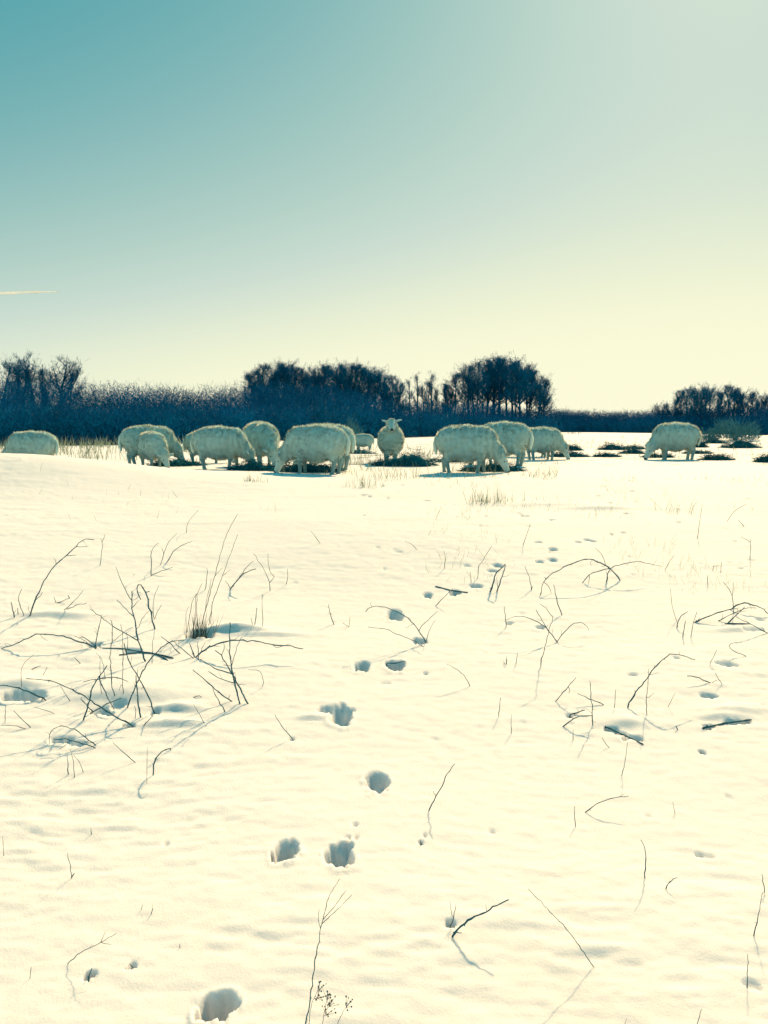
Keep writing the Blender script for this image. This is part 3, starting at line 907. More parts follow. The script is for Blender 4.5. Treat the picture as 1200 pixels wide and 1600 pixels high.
# ------------------------------------------------------------------ twigs traced in their own place on the snow
CROP = {1: (0, 780, .25), 2: (200, 780, .25), 3: (450, 800, .25), 4: (700, 780, .25), 5: (900, 780, .25),
        6: (0, 1160, 1 / 3), 7: (380, 1160, .35), 8: (780, 1160, .35)}
def plant(name, cat, group, label, crop, stems, heads=None, pale=False):
    ox, oy, sc = CROP[crop]
    r = np.random.default_rng(abs(sum(ord(ch) * (i + 1) for i, ch in enumerate(label))) % 99991)
    made, known = [], []
    for st in stems:
        kind, wpx, raw = st[0], st[1], st[2]
        q = np.array([(ox + a * sc, oy + b * sc) for a, b in raw])
        seg = np.linalg.norm(np.diff(q, axis=0), axis=1); s = np.concatenate([[0], np.cumsum(seg)])
        n = max(3, int(s[-1] / 7) + 2)
        # resample with rounded corners
        ss = np.linspace(0, s[-1], n)
        qx, qy = np.interp(ss, s, q[:, 0]), np.interp(ss, s, q[:, 1])
        if n > 4:
            for arr in (qx, qy):
                arr[1:-1] = 0.25 * arr[:-2] + 0.5 * arr[1:-1] + 0.25 * arr[2:]
        f = ss / s[-1]
        if kind == 'b':
            K = np.array(known)
            j = int(np.argmin((K[:, 0] - qx[0]) ** 2 + (K[:, 1] - qy[0]) ** 2))
            y0 = K[j, 2]; qx[0], qy[0] = K[j, 0], K[j, 1]
        else:
            y0 = hit(qx[0], qy[0])[1]
        size = s[-1] * y0 / F
        if kind in ('a', 'l'):
            y1 = hit(qx[-1], qy[-1])[1]
            Y = y0 + (y1 - y0) * f
            if kind == 'l':
                Y = np.array([hit(a, b)[1] for a, b in zip(qx, qy)])
        else:
            lean = r.uniform(-0.28, 0.22)
            Y = y0 + lean * size * f ** 1.2
        Y = Y + np.where(f > 0, 0.02 * size * np.interp(f, np.linspace(0, 1, 5), r.normal(size=5)), 0) * (kind != 'l')
        if kind != 'l' and n > 4 and wpx >= .8:
            qx[1:-1] += 0.45 * wpx ** .5 * r.normal(size=n - 2); qy[1:-1] += 0.45 * wpx ** .5 * r.normal(size=n - 2)
        pts = np.array([at_depth(a, b, c) for a, b, c in zip(qx, qy, Y)])
        rad = (wpx * 1.12 + 0.12) * Y / F * 0.5 * (np.linspace(1.05, 0.55, n) if kind != 'l' else np.linspace(1.1, .8, n))
        rad = rad * (1 + 0.16 * r.normal(size=n).clip(-1, 1.5))
        if kind == 'l':
            pts[:, 2] += rad * 0.6
        known += [(a, b, c) for a, b, c in zip(qx, qy, Y)]
        if kind in ('g', 'l', 'a'):
            dv = pts[0] - pts[1]; dv /= np.linalg.norm(dv) + 1e-9
            pts = np.vstack([pts[0] + dv * .01 + np.array([0, 0, -.05]), pts]); rad = np.concatenate([[rad[0]], rad])
        if kind == 'a':
            pts = np.vstack([pts, pts[-1] + np.array([0, 0, -.04])]); rad = np.concatenate([rad, [rad[-1]]])
        parts = [tube(pts, rad, 5 if wpx < 1.5 else 7)]
        if wpx >= 1.3:                       # buds and knuckles
            for k in range(2, len(pts) - 1, 3):
                if r.random() < .6:
                    dv = r.normal(size=3); dv /= np.linalg.norm(dv)
                    parts.append(tube([pts[k], pts[k] + dv * rad[k] * 2.6], [rad[k] * .8, rad[k] * .35], 4))
        if wpx >= 1.2 and kind != 'l':       # short side shoots
            for k in range(2, len(pts) - 1):
                if r.random() < (.30 if cat == 'bramble' else .14):
                    ax = pts[k] - pts[k - 1]; ax /= np.linalg.norm(ax) + 1e-9
                    dv = ax * .8 + r.normal(size=3) * .7; dv /= np.linalg.norm(dv)
                    L_ = r.uniform(5, 17) * Y[min(k, len(Y) - 1)] / F
                    mid_ = pts[k] + dv * L_ * .5 + r.normal(size=3) * L_ * .07
                    parts.append(tube([pts[k], mid_, mid_ + (dv + r.normal(size=3) * .3) * L_ * .5], [rad[k] * .5, rad[k] * .36, rad[k] * .2], 4))
        made.append((kind, wpx, parts))
        if heads and len(st) > 3:
            for _ in range(9):
                c = pts[-1] + r.normal(size=3) * np.array([.008, .008, .009]) + np.array([0, 0, .005])
                made[-1][2].append(ball(c, r.uniform(.0011, .0024), 6, 4))
                made[-1][2].append(tube([pts[-2], c], [.0006, .0004], 3))
    org = np.array([known[0][0], known[0][1]])
    base = hit(*org)
    if len(made) == 1:
        V, Fc = merge(made[0][2])
        o = mesh_obj(name, np.array(V) - base, Fc, M_stalk if pale or made[0][1] < .75 else M_twig, None, True)
        o.location = base
    else:
        o = empty(name, base)
        for kind, wpx, parts in made:
            V, Fc = merge(parts)
            mesh_obj('branch' if kind == 'b' else 'stem', np.array(V) - base, Fc, M_stalk if pale or wpx < .75 else M_twig, o, True)
    return tag(o, label, cat, group)

GT = 'bare twigs sticking out of the snow'
GS = 'thin dead stalks standing in the snow'
GB = 'bramble canes arching out of the snow'
def T(label, crop, *stems, **k):
    return plant('twig', 'twig', GT, label, crop, stems, **k)
def K(label, crop, *stems, **k):
    return plant('stalk', 'stalk', GS, label, crop, stems, **k)
def B(label, crop, *stems, **k):
    return plant('bramble', 'bramble', GB, label, crop, stems, **k)

# left side, crop 1
T('tall bare stick at the upper left, bending over to the right at its tip', 1,
  ('g', 1.7, [(185, 735), (205, 670), (220, 630), (260, 545), (310, 460), (352, 400), (410, 358), (475, 298), (515, 255), (545, 242), (590, 252)]),
  ('b', .8, [(410, 358), (445, 350), (480, 350)]), ('b', .8, [(475, 298), (515, 298), (555, 293)]), ('b', .7, [(352, 400), (345, 375), (335, 368)]), ('b', .9, [(222, 625), (255, 605), (265, 580)]))
T('cluster of three short twigs at the foot of the tall bent stick', 1,
  ('g', 1.4, [(90, 740), (82, 700), (68, 642)]), ('g', 1.1, [(150, 732), (125, 670), (112, 640), (115, 600), (135, 562)]), ('g', 1.1, [(113, 725), (110, 680)]))
K('faint single stalk on the open snow right of the tall bent stick', 1, ('g', .8, [(625, 415), (635, 330), (645, 265), (630, 245)]), ('b', .5, [(645, 265), (655, 220)]))
T('low forked twigs lying over the snow between bent stick and bramble tangle', 1,
  ('g', 1.0, [(385, 710), (440, 660), (490, 610), (520, 570)]), ('g', 1.0, [(410, 690), (470, 665), (545, 648)]))
T('tiny crooked twig just above the low forked twigs', 1, ('g', 1.1, [(350, 648), (390, 638), (435, 620)]), ('b', 1.3, [(435, 620), (425, 600)]), ('b', .7, [(350, 648), (335, 605)]))
T('upright twig with a low side shoot, left of the tall grass clump', 1, ('g', 1.1, [(944, 480), (945, 330), (960, 290), (990, 275)]), ('g', 1.0, [(944, 475), (1010, 450), (1080, 425)]), ('b', .6, [(950, 476), (880, 486), (830, 470)]))
T('pair of slender twigs leaning right, behind the upright one with a low shoot', 1, ('g', .8, [(1000, 415), (1025, 340), (1050, 270), (1105, 215)]), ('g', 1.1, [(1040, 398), (1085, 325), (1130, 290), (1200, 265)]), ('b', .6, [(1025, 340), (1010, 300)]))
B('big tangled bramble of many crossing dark canes in the left foreground', 1,
  ('g', 2.2, [(910, 1015), (885, 950), (855, 840), (830, 725), (822, 640), (825, 575)]),
  ('b', 1.1, [(830, 725), (780, 680), (730, 630)]), ('b', 1.0, [(822, 640), (770, 540), (725, 425)]), ('b', 1.3, [(858, 880), (700, 790), (630, 735), (560, 685)]),
  ('b', .8, [(832, 680), (850, 650), (868, 632)]),
  ('g', 2.1, [(968, 812), (945, 720), (915, 600), (890, 540), (870, 518), (850, 545), (860, 590), (880, 628)]),
  ('b', 1.3, [(905, 590), (920, 580), (935, 575)]), ('g', 1.0, [(965, 750), (985, 700), (1010, 660)]), ('g', .8, [(960, 740), (955, 660), (970, 580), (992, 540)]),
  ('g', .9, [(950, 1030), (955, 900), (968, 812)]),
  ('g', 2.1, [(520, 1385), (550, 1290), (580, 1160), (620, 1110), (670, 1038)]),
  ('b', 1.6, [(620, 1110), (650, 1200), (715, 1315)]), ('b', 1.4, [(605, 1120), (700, 1112), (740, 1115), (800, 1138)]), ('b', 1.3, [(600, 1120), (560, 1132), (520, 1143)]),
  ('g', 1.4, [(725, 1255), (700, 1170), (690, 980), (705, 800), (692, 755)]), ('g', 1.1, [(770, 1250), (765, 1150), (768, 860), (755, 780)]),
  ('g', 2.0, [(795, 1305), (850, 1160), (915, 1030), (1000, 930), (1075, 885), (1150, 880)]),
  ('g', 2.0, [(880, 1365), (860, 1250), (850, 1100)]), ('g', 2.0, [(970, 1345), (920, 1210), (865, 1110), (800, 1010), (775, 900)]),
  ('b', .9, [(790, 960), (800, 880), (790, 830)]), ('b', .8, [(860, 820), (880, 760), (930, 700)]),
  ('g', 1.9, [(830, 1418), (690, 1340), (600, 1280), (500, 1215), (430, 1180), (340, 1140), (270, 1128), (165, 1120)]),
  ('g', 1.7, [(565, 1340), (640, 1300), (700, 1265), (760, 1245)]), ('g', 1.4, [(575, 1320), (520, 1270), (495, 1240), (512, 1236)]),
  ('g', 1.6, [(895, 1420), (955, 1355)]), ('l', 1.9, [(1080, 995), (960, 965), (870, 960), (745, 975)]), ('l', 1.7, [(1050, 1010), (960, 962), (870, 955), (770, 935), (640, 932)]),
  ('b', .8, [(700, 900), (760, 840), (830, 800)]), ('g', .8, [(640, 1250), (625, 1130), (622, 980)]), ('b', .8, [(740, 1180), (760, 1150), (745, 1195)]),
  ('g', 1.0, [(845, 1370), (850, 1320), (840, 1290)]), ('g', .8, [(660, 1140), (640, 1000), (600, 960)]), ('g', 1.2, [(760, 1150), (700, 1180), (730, 1200)]))
B('long low cane arching to the left edge from the top of the tangle', 1,
  ('g', 1.9, [(630, 930), (540, 905), (430, 865), (335, 848), (250, 835), (130, 890), (70, 915), (0, 940), (-60, 958)]),
  ('b', 1.3, [(600, 918), (560, 885), (500, 850), (490, 870)]), ('b', .9, [(560, 900), (510, 870), (465, 855)]), ('g', 1.3, [(598, 905), (615, 820), (632, 722)]))
B('small looped cane low at the bottom left of the tangle', 1,
  ('a', 1.4, [(600, 1540), (540, 1490), (470, 1440), (395, 1415), (330, 1430), (300, 1490), (310, 1530)]), ('g', 1.7, [(595, 1555), (520, 1525), (440, 1505), (330, 1498)]), ('b', 1.0, [(600, 1540), (660, 1540), (715, 1550)]),
  ('b', .8, [(440, 1505), (410, 1540), (370, 1560)]))
T('short twig leaning left just below the looped cane', 1, ('g', 1.3, [(845, 1645), (790, 1600), (740, 1555), (705, 1520)]))
T('dark stick bridging the deep blue hollow at the left edge', 1,
  ('g', 2.0, [(290, 1260), (210, 1215), (140, 1185), (60, 1165), (0, 1162), (-60, 1172)]), ('b', 1.2, [(285, 1255), (320, 1280), (355, 1300)]), ('b', 1.2, [(262, 1250), (230, 1300), (200, 1340)]))
T('thin twig lying beneath the hollow at the left edge', 1, ('g', .9, [(340, 1340), (280, 1320), (215, 1300)]))
T('slanting short twig under the left hollow', 1, ('g', 1.1, [(190, 1425), (140, 1380), (85, 1322)]))
T('small twigs at the left edge under the hollow', 1, ('g', .9, [(30, 1400), (35, 1285)]), ('g', 1.1, [(160, 1435), (90, 1415), (0, 1415)]))
K('thin slanted stalk between the hollow and the tangle', 1, ('g', .9, [(445, 1270), (415, 1225), (380, 1170)]))
K('faint curved stalk above the hollow at the left edge', 1, ('g', .7, [(135, 1180), (130, 1070), (150, 1020), (215, 970)]))
T('tiny twig stub left of the tangle under the long cane', 1, ('g', 1.1, [(500, 1025), (465, 990)]))
T('stubby twig bit lying in the snow above the hollow', 1, ('g', 1.3, [(200, 1062), (255, 1040)]))
K('short thin stub beside the lying twig bit above the hollow', 1, ('g', .9, [(270, 1100), (295, 1050)]))
# crop 2
K('tall feathery seed stems rising from the dark grass clump', 2,
  ('g', .9, [(455, 810), (520, 560), (600, 260), (640, 170), (685, 95)]), ('g', .8, [(500, 800), (530, 640), (610, 430), (685, 220)]), ('g', .9, [(430, 840), (430, 590), (465, 525)]),
  ('g', .8, [(370, 830), (400, 640), (440, 580)]), ('g', .9, [(405, 850), (420, 700), (425, 590)]), ('g', .8, [(460, 830), (490, 640), (520, 500)]), ('g', .7, [(365, 830), (360, 700), (380, 670)]), ('g', 1.2, [(410, 860), (412, 780), (405, 735)]),
  ('b', .5, [(540, 480), (590, 430)]), ('b', .5, [(590, 480), (640, 440)]), ('g', .7, [(515, 785), (528, 640)]), pale=True)
T('short thick upright stub right of the grass clump', 2, ('g', 1.4, [(790, 818), (798, 760), (805, 680)]), ('b', .8, [(792, 810), (775, 780), (770, 740)]))
K('tall faint stalk right of the thick stub by the grass clump', 2, ('g', .7, [(835, 820), (845, 760), (838, 690), (838, 590)]), ('g', 1.2, [(835, 825), (868, 802)]))
B('smooth low cane arching to the right from under the grass clump', 2,
  ('g', 2.0, [(420, 990), (480, 940), (560, 905), (640, 885), (700, 880), (800, 888), (910, 910), (1000, 915), (1095, 935)]), ('b', 1.0, [(910, 912), (930, 930), (965, 918)]),
  ('g', 1.6, [(415, 985), (400, 940), (385, 900)]), ('g', 1.3, [(440, 1005), (437, 890)]), ('g', 1.2, [(410, 995), (330, 930), (275, 880)]), ('g', 1.4, [(325, 965), (270, 910), (205, 858)]))
B('open fan of dark stems crossing in a V below the arching cane', 2,
  ('g', 2.1, [(700, 1283), (670, 1160), (640, 1030), (632, 890), (637, 770)]), ('g', 2.1, [(750, 1278), (660, 1110), (605, 1010), (580, 960), (545, 945)]),
  ('b', 1.4, [(640, 1090), (550, 1060), (450, 1000)]), ('b', 1.4, [(660, 1150), (580, 1125), (500, 1075)]), ('b', 1.0, [(648, 1050), (680, 920), (710, 860)]), ('b', 1.0, [(590, 980), (600, 920), (595, 890)]))
T('two dark twigs leaning left beside the V of stems', 2, ('g', 1.8, [(650, 1265), (560, 1205), (520, 1165), (405, 1065)]), ('g', 1.5, [(605, 1328), (560, 1250), (530, 1180)]))
T('little bent twig showing as a dark tick left of the leaning pair', 2, ('a', 1.4, [(405, 1243), (440, 1225), (465, 1240)]))
K('thin slanted stalk below the leaning pair', 2, ('g', .9, [(480, 1405), (440, 1340), (410, 1280)]))
T('dark forked twig leaning right, upper middle left', 2, ('g', 1.6, [(640, 560), (680, 505), (715, 475), (770, 440), (800, 435)]), ('b', .9, [(685, 500), (740, 425), (785, 385)]), ('b', .9, [(640, 545), (608, 512)]))
K('pale Y-shaped stalk right of the dark forked twig', 2, ('g', .9, [(888, 575), (888, 520), (850, 440), (785, 340)]), ('b', .8, [(888, 520), (915, 485)]), ('b', .7, [(895, 480), (875, 400), (875, 340)]))
K('bent pale stalk lying over the snow right of the Y-shaped one', 2, ('g', .9, [(990, 530), (1005, 480), (995, 435)]), ('b', .9, [(990, 530), (1025, 568), (1140, 568)]))
K('slim twig behind the tall seed stems', 2, ('g', 1.0, [(480, 570), (500, 460), (493, 432)]))
K('faint far stalk leaning right above the slender pair', 2, ('g', .6, [(365, 210), (365, 160), (400, 110), (440, 70)]))
T('short twig rooted in a small pit, middle of the snow left of the tracks', 2, ('g', 1.2, [(1030, 1500), (960, 1420), (918, 1345)]))
K('hooked thin stalk right of the V of stems', 2, ('g', .8, [(840, 1170), (850, 1130), (825, 1065), (750, 1065)]))
# crop 3
T('short upright twig left of the deer tracks', 3, ('g', 1.2, [(287, 703), (265, 640), (252, 578)]), ('b', .6, [(265, 640), (285, 645)]))
K('tiny forked sprig beside the short twig left of the tracks', 3, ('g', .9, [(380, 718), (340, 692)]), ('g', .6, [(382, 715), (388, 650)]))
B('arching twig hanging over a track hole in the middle', 3,
  ('g', 1.4, [(862, 815), (815, 735), (760, 675), (700, 630), (640, 605), (570, 585), (510, 590), (485, 625)]), ('b', .9, [(815, 735), (870, 680), (935, 620)]), ('b', .8, [(862, 800), (885, 730), (920, 678)]),
  ('g', 1.1, [(845, 840), (770, 795), (680, 765), (600, 725), (500, 718)]), ('b', .6, [(510, 590), (520, 565)]))
T('dark stick lying across a track hole in the upper part of the trail', 3, ('l', 1.9, [(1120, 505), (1040, 497), (990, 485), (922, 467)]))
K('thin curved stalk below the stick lying across the trail', 3, ('g', .9, [(920, 590), (945, 560), (975, 530), (1030, 480)]))
T('dark twig stub in the right one of two track holes', 3, ('g', 1.7, [(620, 945), (690, 943), (720, 928), (735, 935)]))
K('slim arched stalk right of the track holes', 3, ('g', .9, [(1137, 1090), (1110, 1030), (1070, 990), (990, 950)]))
K('faint upright stalk above the trail', 3, ('g', .8, [(980, 350), (985, 290), (975, 245)]))
K('faint stub stalk beside the upper tracks', 3, ('g', .7, [(1145, 445), (1140, 375)]))
K('faint bent stalk on the bright snow above the trail', 3, ('g', .6, [(805, 235), (770, 195), (730, 183)]))
K('faint lone stalk on the bright snow in the centre', 3, ('g', .6, [(200, 195), (145, 120)]))
# crop 4
T('thick stick snapped into a narrow dark hairpin beside the upper tracks', 4, ('g', 2.4, [(262, 583), (290, 510), (305, 455), (358, 405)]), ('g', 1.7, [(305, 580), (335, 500), (355, 440), (358, 405)]))
K('thin crooked stalk behind the hairpin stick', 4, ('g', .8, [(185, 495), (190, 420), (210, 400), (240, 345), (275, 290)]))
T('slim leaning twig right of the hairpin stick', 4, ('g', .9, [(520, 570), (515, 500), (480, 420)]), ('b', 1.2, [(520, 565), (530, 545)]))
B('wide loose bramble arching in half circles right of the trail', 4,
  ('a', 1.6, [(1075, 508), (1050, 465), (1010, 430), (960, 400), (910, 380), (845, 372), (770, 405), (700, 440), (650, 460), (600, 515), (575, 600)]), ('g', 1.7, [(990, 520), (1000, 450), (1015, 435)]),
  ('b', 1.1, [(1010, 430), (885, 465), (820, 550), (770, 610), (740, 700), (750, 760), (830, 825)]), ('b', 1.0, [(1015, 430), (1080, 405), (1180, 388), (1260, 400), (1340, 420)]),
  ('b', .7, [(985, 400), (960, 340), (920, 305)]), ('b', .8, [(610, 510), (605, 480), (600, 490)]), ('b', .7, [(610, 515), (650, 580), (640, 640)]), ('b', .7, [(885, 465), (880, 530), (860, 590)]))
T('knobbly dark twig standing inside the loose bramble', 4, ('g', 1.4, [(712, 722), (685, 650), (660, 535)]))
B('pair of canes meeting in a sharp V below the loose bramble', 4,
  ('g', 1.4, [(682, 892), (625, 820), (580, 745), (550, 690)]), ('b', 1.1, [(610, 800), (560, 765), (490, 735), (430, 730), (365, 755)]), ('g', 1.2, [(682, 890), (720, 835), (780, 780), (830, 765), (865, 780), (880, 820)]))
T('upright crooked twig crossing the V of two canes', 4, ('g', 1.2, [(580, 1050), (580, 1010), (605, 950), (625, 830), (655, 760), (655, 735)]), ('b', .9, [(655, 735), (620, 690), (575, 655)]))
K('straight thin stalk left of the sharp V canes', 4, ('g', 1.1, [(362, 805), (352, 670)]))
T('tiny dark peg in the snow below the thin straight stalk', 4, ('g', 1.4, [(365, 1030), (366, 995)]), ('g', .9, [(352, 1030), (348, 1015)]))
K('short pale stalk right of the tiny peg', 4, ('g', .8, [(425, 1030), (435, 960)]))
K('faint leaning stalk above the upper tracks', 4, ('g', .7, [(470, 285), (515, 155)]))
K('short upright stalk in the middle right snow', 4, ('g', 1.0, [(318, 1362), (320, 1310), (330, 1240)]))
K('very thin upright stalk just right of the short upright one', 4, ('g', .8, [(395, 1465), (396, 1345)]))
T('slanting twig with a side spur, left of the fallen sticks', 4, ('g', 1.3, [(672, 1265), (735, 1190), (800, 1115)]), ('b', .9, [(755, 1170), (765, 1180), (755, 1215)]))
T('straight upright twig among the fallen sticks at the right', 4, ('g', 1.3, [(905, 1415), (898, 1250), (887, 1135)]))
T('low stick slanting left behind the straight upright twig', 4, ('g', 1.3, [(970, 1283), (900, 1255), (810, 1215)]))
T('two dark broken sticks lying left of the straight upright twig', 4, ('g', 2.0, [(765, 1345), (855, 1318)]), ('g', 1.8, [(720, 1420), (765, 1385), (810, 1355), (905, 1355)]))
K('slim stalk right of the straight upright twig', 4, ('g', .9, [(1040, 1300), (1045, 1275), (1048, 1190)]))
T('curved stub leaning left below the fallen sticks', 4, ('g', 1.1, [(1010, 1555), (985, 1530), (963, 1490)]))
K('tiny stalk left of the curved stub', 4, ('g', .8, [(782, 1505), (782, 1440)]))
# crop 5
T('long dark twig bowing over to the right, right hand side', 5, ('g', 1.9, [(325, 1298), (350, 1240), (395, 1180), (450, 1110), (500, 1040), (545, 1000), (580, 970), (630, 963), (670, 980), (745, 1003)]))
T('slim upright twig under the long bowed one', 5, ('g', 1.2, [(443, 1345), (438, 1250), (455, 1130), (453, 1060)]), ('b', .7, [(440, 1250), (487, 1212)]))
T('dark stick sunk in a long blue hollow, middle right', 5, ('l', 2.4, [(185, 1425), (230, 1445), (270, 1465), (330, 1490), (420, 1535)]))
T('thick dark stick lying on the snow near the right edge', 5, ('l', 3.0, [(795, 1435), (880, 1415), (940, 1402), (1095, 1382)]))
T('low twig pointing left above the thick lying stick', 5, ('g', 1.6, [(845, 1150), (800, 1130), (755, 1112), (695, 1105)]), ('b', .7, [(845, 1148), (885, 1128)]))
K('thin slanted stalk right of the low pointing twig', 5, ('g', .8, [(918, 1165), (885, 1110), (870, 1085)]))
B('triangular heap of dark canes at the right edge', 5,
  ('g', 1.8, [(735, 772), (830, 730), (920, 700), (1010, 685)]), ('g', 1.6, [(950, 775), (1000, 725), (1055, 672)]), ('g', 1.2, [(885, 765), (960, 720), (1060, 680), (1130, 682)]), ('l', 2.0, [(935, 782), (1010, 781), (1090, 782)]),
  ('a', 1.8, [(965, 692), (1000, 660), (1060, 645), (1110, 655), (1170, 685), (1230, 740)]), ('g', 1.0, [(985, 710), (980, 610), (950, 550), (920, 515)]), ('b', .7, [(980, 610), (983, 520)]), ('g', 1.3, [(1200, 838), (1080, 775), (1000, 735)]))
T('hooked short twig and dark peg left of the triangular cane heap', 5, ('g', 1.4, [(632, 800), (635, 760), (665, 720), (700, 702)]), ('g', 1.4, [(668, 862), (676, 810), (685, 760)]))
K('pale upright stalk between the peg and the cane heap', 5, ('g', .9, [(718, 865), (730, 790), (755, 705)]))
K('thin tall stalk behind the hooked twig', 5, ('g', .7, [(630, 765), (600, 670), (590, 560)]))
K('thin slanting stalk above the low pointing twig', 5, ('g', .8, [(835, 1035), (880, 942)]))
K('looping thin stalk under the triangular cane heap', 5, ('g', .9, [(1060, 980), (985, 950), (945, 915), (965, 898), (1040, 893)]))
K('small upright stalk left above the cane heap', 5, ('g', .8, [(825, 548), (820, 475)]))
K('small stalk with a side arm, far right above the cane heap', 5, ('g', .8, [(1088, 370), (1093, 245)]), ('b', .6, [(1090, 262), (1030, 237)]))
K('two thin crossing stalks on the far right slope', 5, ('g', .7, [(760, 240), (780, 90), (790, 35)]), ('g', .7, [(720, 90), (730, 50), (755, 15)]))
K('faint leaning stalk right of the loose bramble', 5, ('g', .7, [(555, 445), (580, 395), (615, 350)]))
K('faint square-bent stalk on the right slope', 5, ('g', .7, [(855, 445), (860, 415), (910, 418)]), ('g', .7, [(905, 455), (910, 390)]))
T('tiny dark stub left of the thick lying stick', 5, ('g', 1.7, [(635, 1440), (625, 1418)]))
K('faint slanted stalk under the long bowed twig', 5, ('g', .7, [(575, 1298), (600, 1250), (620, 1210)]))
K('faint far curved stalk on the upper right slope', 5, ('g', .6, [(945, 140), (985, 75), (1070, 28)]))
T('tiny dark leaning twig on the upper right slope', 5, ('g', 1.0, [(1050, 170), (1015, 130)]))
# crop 6
T('three short stalks standing below the looped cane', 6, ('g', 1.2, [(320, 148), (315, 60)]), ('g', .9, [(348, 163), (345, 90), (330, 30)]), ('g', .8, [(390, 140), (375, 95), (345, 60)]))
T('dark hooked twig curving to the right, left foreground', 6, ('g', 2.1, [(718, 152), (720, 110), (735, 65), (765, 35), (800, 28)]), ('b', 1.6, [(795, 28), (800, 38)]))
K('hair-thin upright stalk beside the dark hooked twig', 6, ('g', .7, [(688, 190), (690, 20)]))
T('tiny upright peg below the dark hooked twig', 6, ('g', 1.2, [(428, 430), (426, 400)]))
T('little bent twig with a stub, left foreground', 6, ('g', 1.1, [(335, 640), (333, 580), (318, 540), (317, 518)]), ('g', 1.6, [(335, 632), (350, 612)]))
K('thin stalk at the left edge of the foreground', 6, ('g', .7, [(18, 530), (12, 440)]))
T('pair of tiny sprigs left of the near tracks', 6, ('g', .8, [(662, 785), (668, 760)]), ('g', 1.2, [(708, 805), (717, 778)]))
T('slender twig leaning right with a three-pronged tip, bottom left', 6, ('g', 1.2, [(317, 1038), (370, 990), (430, 955), (470, 940), (510, 915), (545, 895)]), ('b', .7, [(470, 940), (495, 885)]), ('b', .7, [(470, 940), (520, 947)]))
T('short upright peg at the bottom left corner', 6, ('g', 1.2, [(140, 1107), (146, 1052)]))
T('dark peg standing in a small pit, bottom left', 6, ('g', 1.9, [(415, 1100), (430, 1060)]))
T('tiny tilted stub right of the pitted peg', 6, ('g', 1.5, [(625, 1058), (607, 1037)]))
T('speck of twig above the nearest track hole', 6, ('g', 1.1, [(843, 964), (842, 946)]))
# crop 7
T('knotty slim twig leaning right, centre foreground', 7, ('g', 1.5, [(828, 308), (860, 240), (890, 190), (905, 145), (945, 95)]), ('b', .7, [(855, 240), (848, 215)]))
T('tiny stub under the knotty slim twig', 7, ('g', 1.4, [(795, 455), (788, 435)]))
T('thickest dark twig, knobbly and leaning right, bottom centre right', 7, ('g', 2.8, [(935, 865), (960, 830), (1000, 795), (1080, 762), (1115, 735), (1185, 702)]))
T('small forked twig just behind the thickest twig', 7, ('g', 1.3, [(925, 818), (945, 760), (950, 722)]), ('b', .9, [(935, 790), (932, 770), (922, 710)]))
T('tall slender sapling with a forked brushy tip at the bottom centre', 7,
  ('g', 2.0, [(255, 1335), (295, 1190), (305, 1100), (325, 960), (345, 830)]), ('b', 1.1, [(345, 830), (365, 765), (375, 700), (405, 650), (430, 610)]), ('b', 1.0, [(360, 785), (410, 730), (460, 660)]), ('b', .9, [(350, 808), (430, 740), (485, 680)]), ('b', .8, [(345, 828), (333, 790), (340, 745)]))
K('dried weed with little seed heads at the bottom edge', 7,
  ('g', .9, [(280, 1335), (305, 1170), (330, 1110), (348, 1098)], 1), ('g', .9, [(340, 1335), (360, 1210), (380, 1130)], 1), ('g', 1.0, [(395, 1335), (430, 1230), (470, 1165)], 1), ('b', .7, [(315, 1150), (348, 1135)], 1), ('b', .7, [(362, 1200), (395, 1170)], 1), ('b', .7, [(355, 1230), (385, 1205)], 1), heads=True)
# crop 8
K('long thin upright stalk near the fallen sticks, middle right', 8, ('g', 1.0, [(547, 150), (565, 70), (573, 0)]))
T('low twig bending right, right foreground', 8, ('g', 1.4, [(385, 312), (420, 285), (450, 265), (520, 243), (578, 240)]))
T('short upright twig left of the low bending one', 8, ('g', 1.3, [(341, 378), (335, 340), (338, 285)]))
T('upright twig with a curled top in the right foreground', 8, ('g', 1.5, [(650, 605), (653, 540), (653, 480), (645, 450), (632, 435)]))
T('small elbow-shaped twig right of the curled one', 8, ('g', 1.5, [(743, 658), (755, 622), (795, 603)]), ('b', .9, [(755, 622), (768, 618)]))
T('long straight twig leaning far to the left, bottom right', 8, ('g', 1.3, [(424, 1005), (350, 900), (290, 820), (220, 745), (130, 655)]))
T('slim leaning twig near the right edge of the foreground', 8, ('g', 1.4, [(1137, 862), (1160, 760), (1175, 670)]))
T('short bent twig at the right edge above the slim leaning one', 8, ('g', 1.3, [(1183, 672), (1182, 630), (1173, 588)]))
T('upright twig in a hollow at the bottom right corner', 8, ('g', 1.3, [(1107, 1087), (1110, 945)]))
T('twig stub cut by the bottom edge at the right', 8, ('g', 1.3, [(880, 1275), (903, 1190)]))
K('faint small stalk right of the low bending twig', 8, ('g', .7, [(785, 320), (775, 265)]))
K('faint stalk tip at the bottom edge', 8, ('g', .7, [(555, 1275), (570, 1230)]))

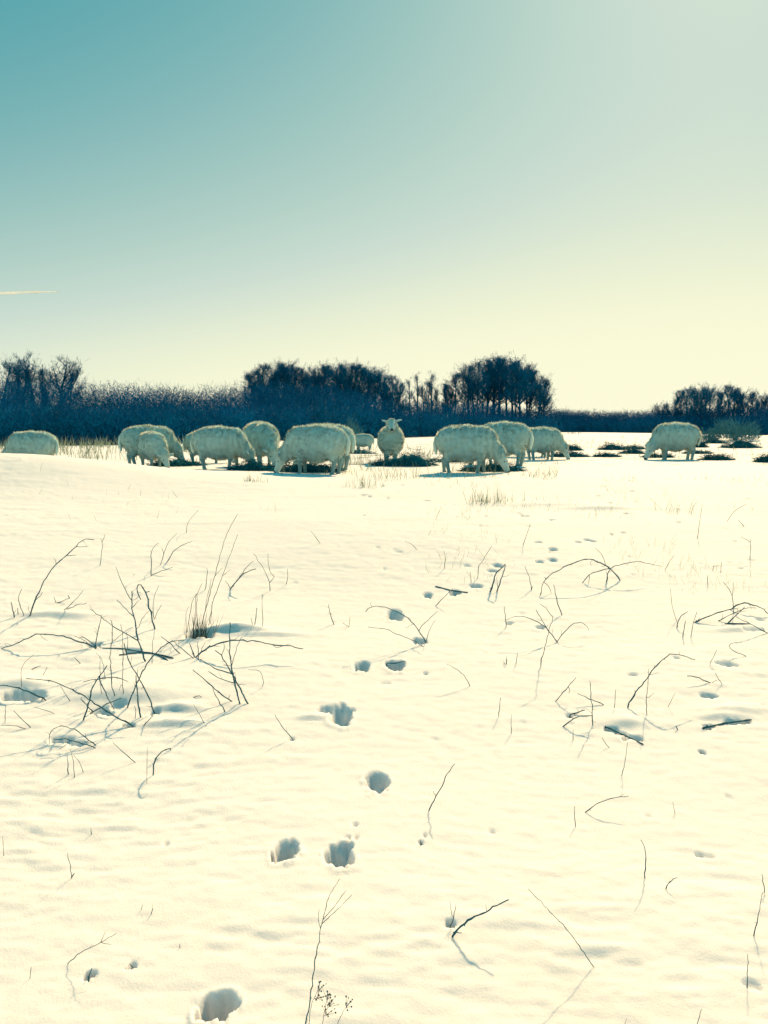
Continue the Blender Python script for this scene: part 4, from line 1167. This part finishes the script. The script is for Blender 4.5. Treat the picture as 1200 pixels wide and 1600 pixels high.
# ------------------------------------------------------------------ wisp of cloud low in the left sky
def cloud():
    d = 3000.0
    r = np.random.default_rng(5)
    m = bpy.data.materials.new('cloud_wisp'); m.use_nodes = True
    n, l = m.node_tree.nodes, m.node_tree.links
    n.remove(n['Principled BSDF'])
    tr = n.new('ShaderNodeBsdfTransparent'); df = n.new('ShaderNodeBsdfTranslucent'); df.inputs[0].default_value = (.95, .95, .9, 1)
    dd = n.new('ShaderNodeBsdfDiffuse'); dd.inputs[0].default_value = (.95, .95, .9, 1)
    ad = n.new('ShaderNodeMixShader'); ad.inputs[0].default_value = .5
    tc = n.new('ShaderNodeTexCoord'); nz = n.new('ShaderNodeTexNoise'); nz.inputs['Scale'].default_value = .02
    lw = n.new('ShaderNodeLayerWeight'); lw.inputs[0].default_value = .5
    mm = n.new('ShaderNodeMath'); mm.operation = 'MULTIPLY'
    inv = n.new('ShaderNodeMath'); inv.operation = 'SUBTRACT'; inv.inputs[0].default_value = 1.0
    ms = n.new('ShaderNodeMixShader')
    l.new(tc.outputs['Object'], nz.inputs['Vector']); l.new(lw.outputs['Facing'], inv.inputs[1])
    l.new(inv.outputs[0], mm.inputs[0]); l.new(nz.outputs['Fac'], mm.inputs[1])
    l.new(dd.outputs[0], ad.inputs[1]); l.new(df.outputs[0], ad.inputs[2])
    l.new(mm.outputs[0], ms.inputs[0]); l.new(tr.outputs[0], ms.inputs[1]); l.new(ad.outputs[0], ms.inputs[2])
    l.new(ms.outputs[0], n['Material Output'].inputs['Surface'])
    c = at_depth(20, 457.5, d)
    parts = []
    xs = np.linspace(-420, 160, 30)
    pts = [(x, 0, 3 * math.sin(x / 70) + x * 0.004) for x in xs]
    rad = [max(.4, 10 * math.sin(math.pi * (i + .5) / 31) ** .6 * (1 - .35 * i / 30) * (1 + .2 * r.normal())) for i in range(30)]
    V, Fc = tube(pts, rad, 12)
    o = mesh_obj('cloud', V, Fc, m, None, True)
    o.location = c
    tag(o, 'thin pale wisp of cloud low in the left sky', 'cloud')
cloud()
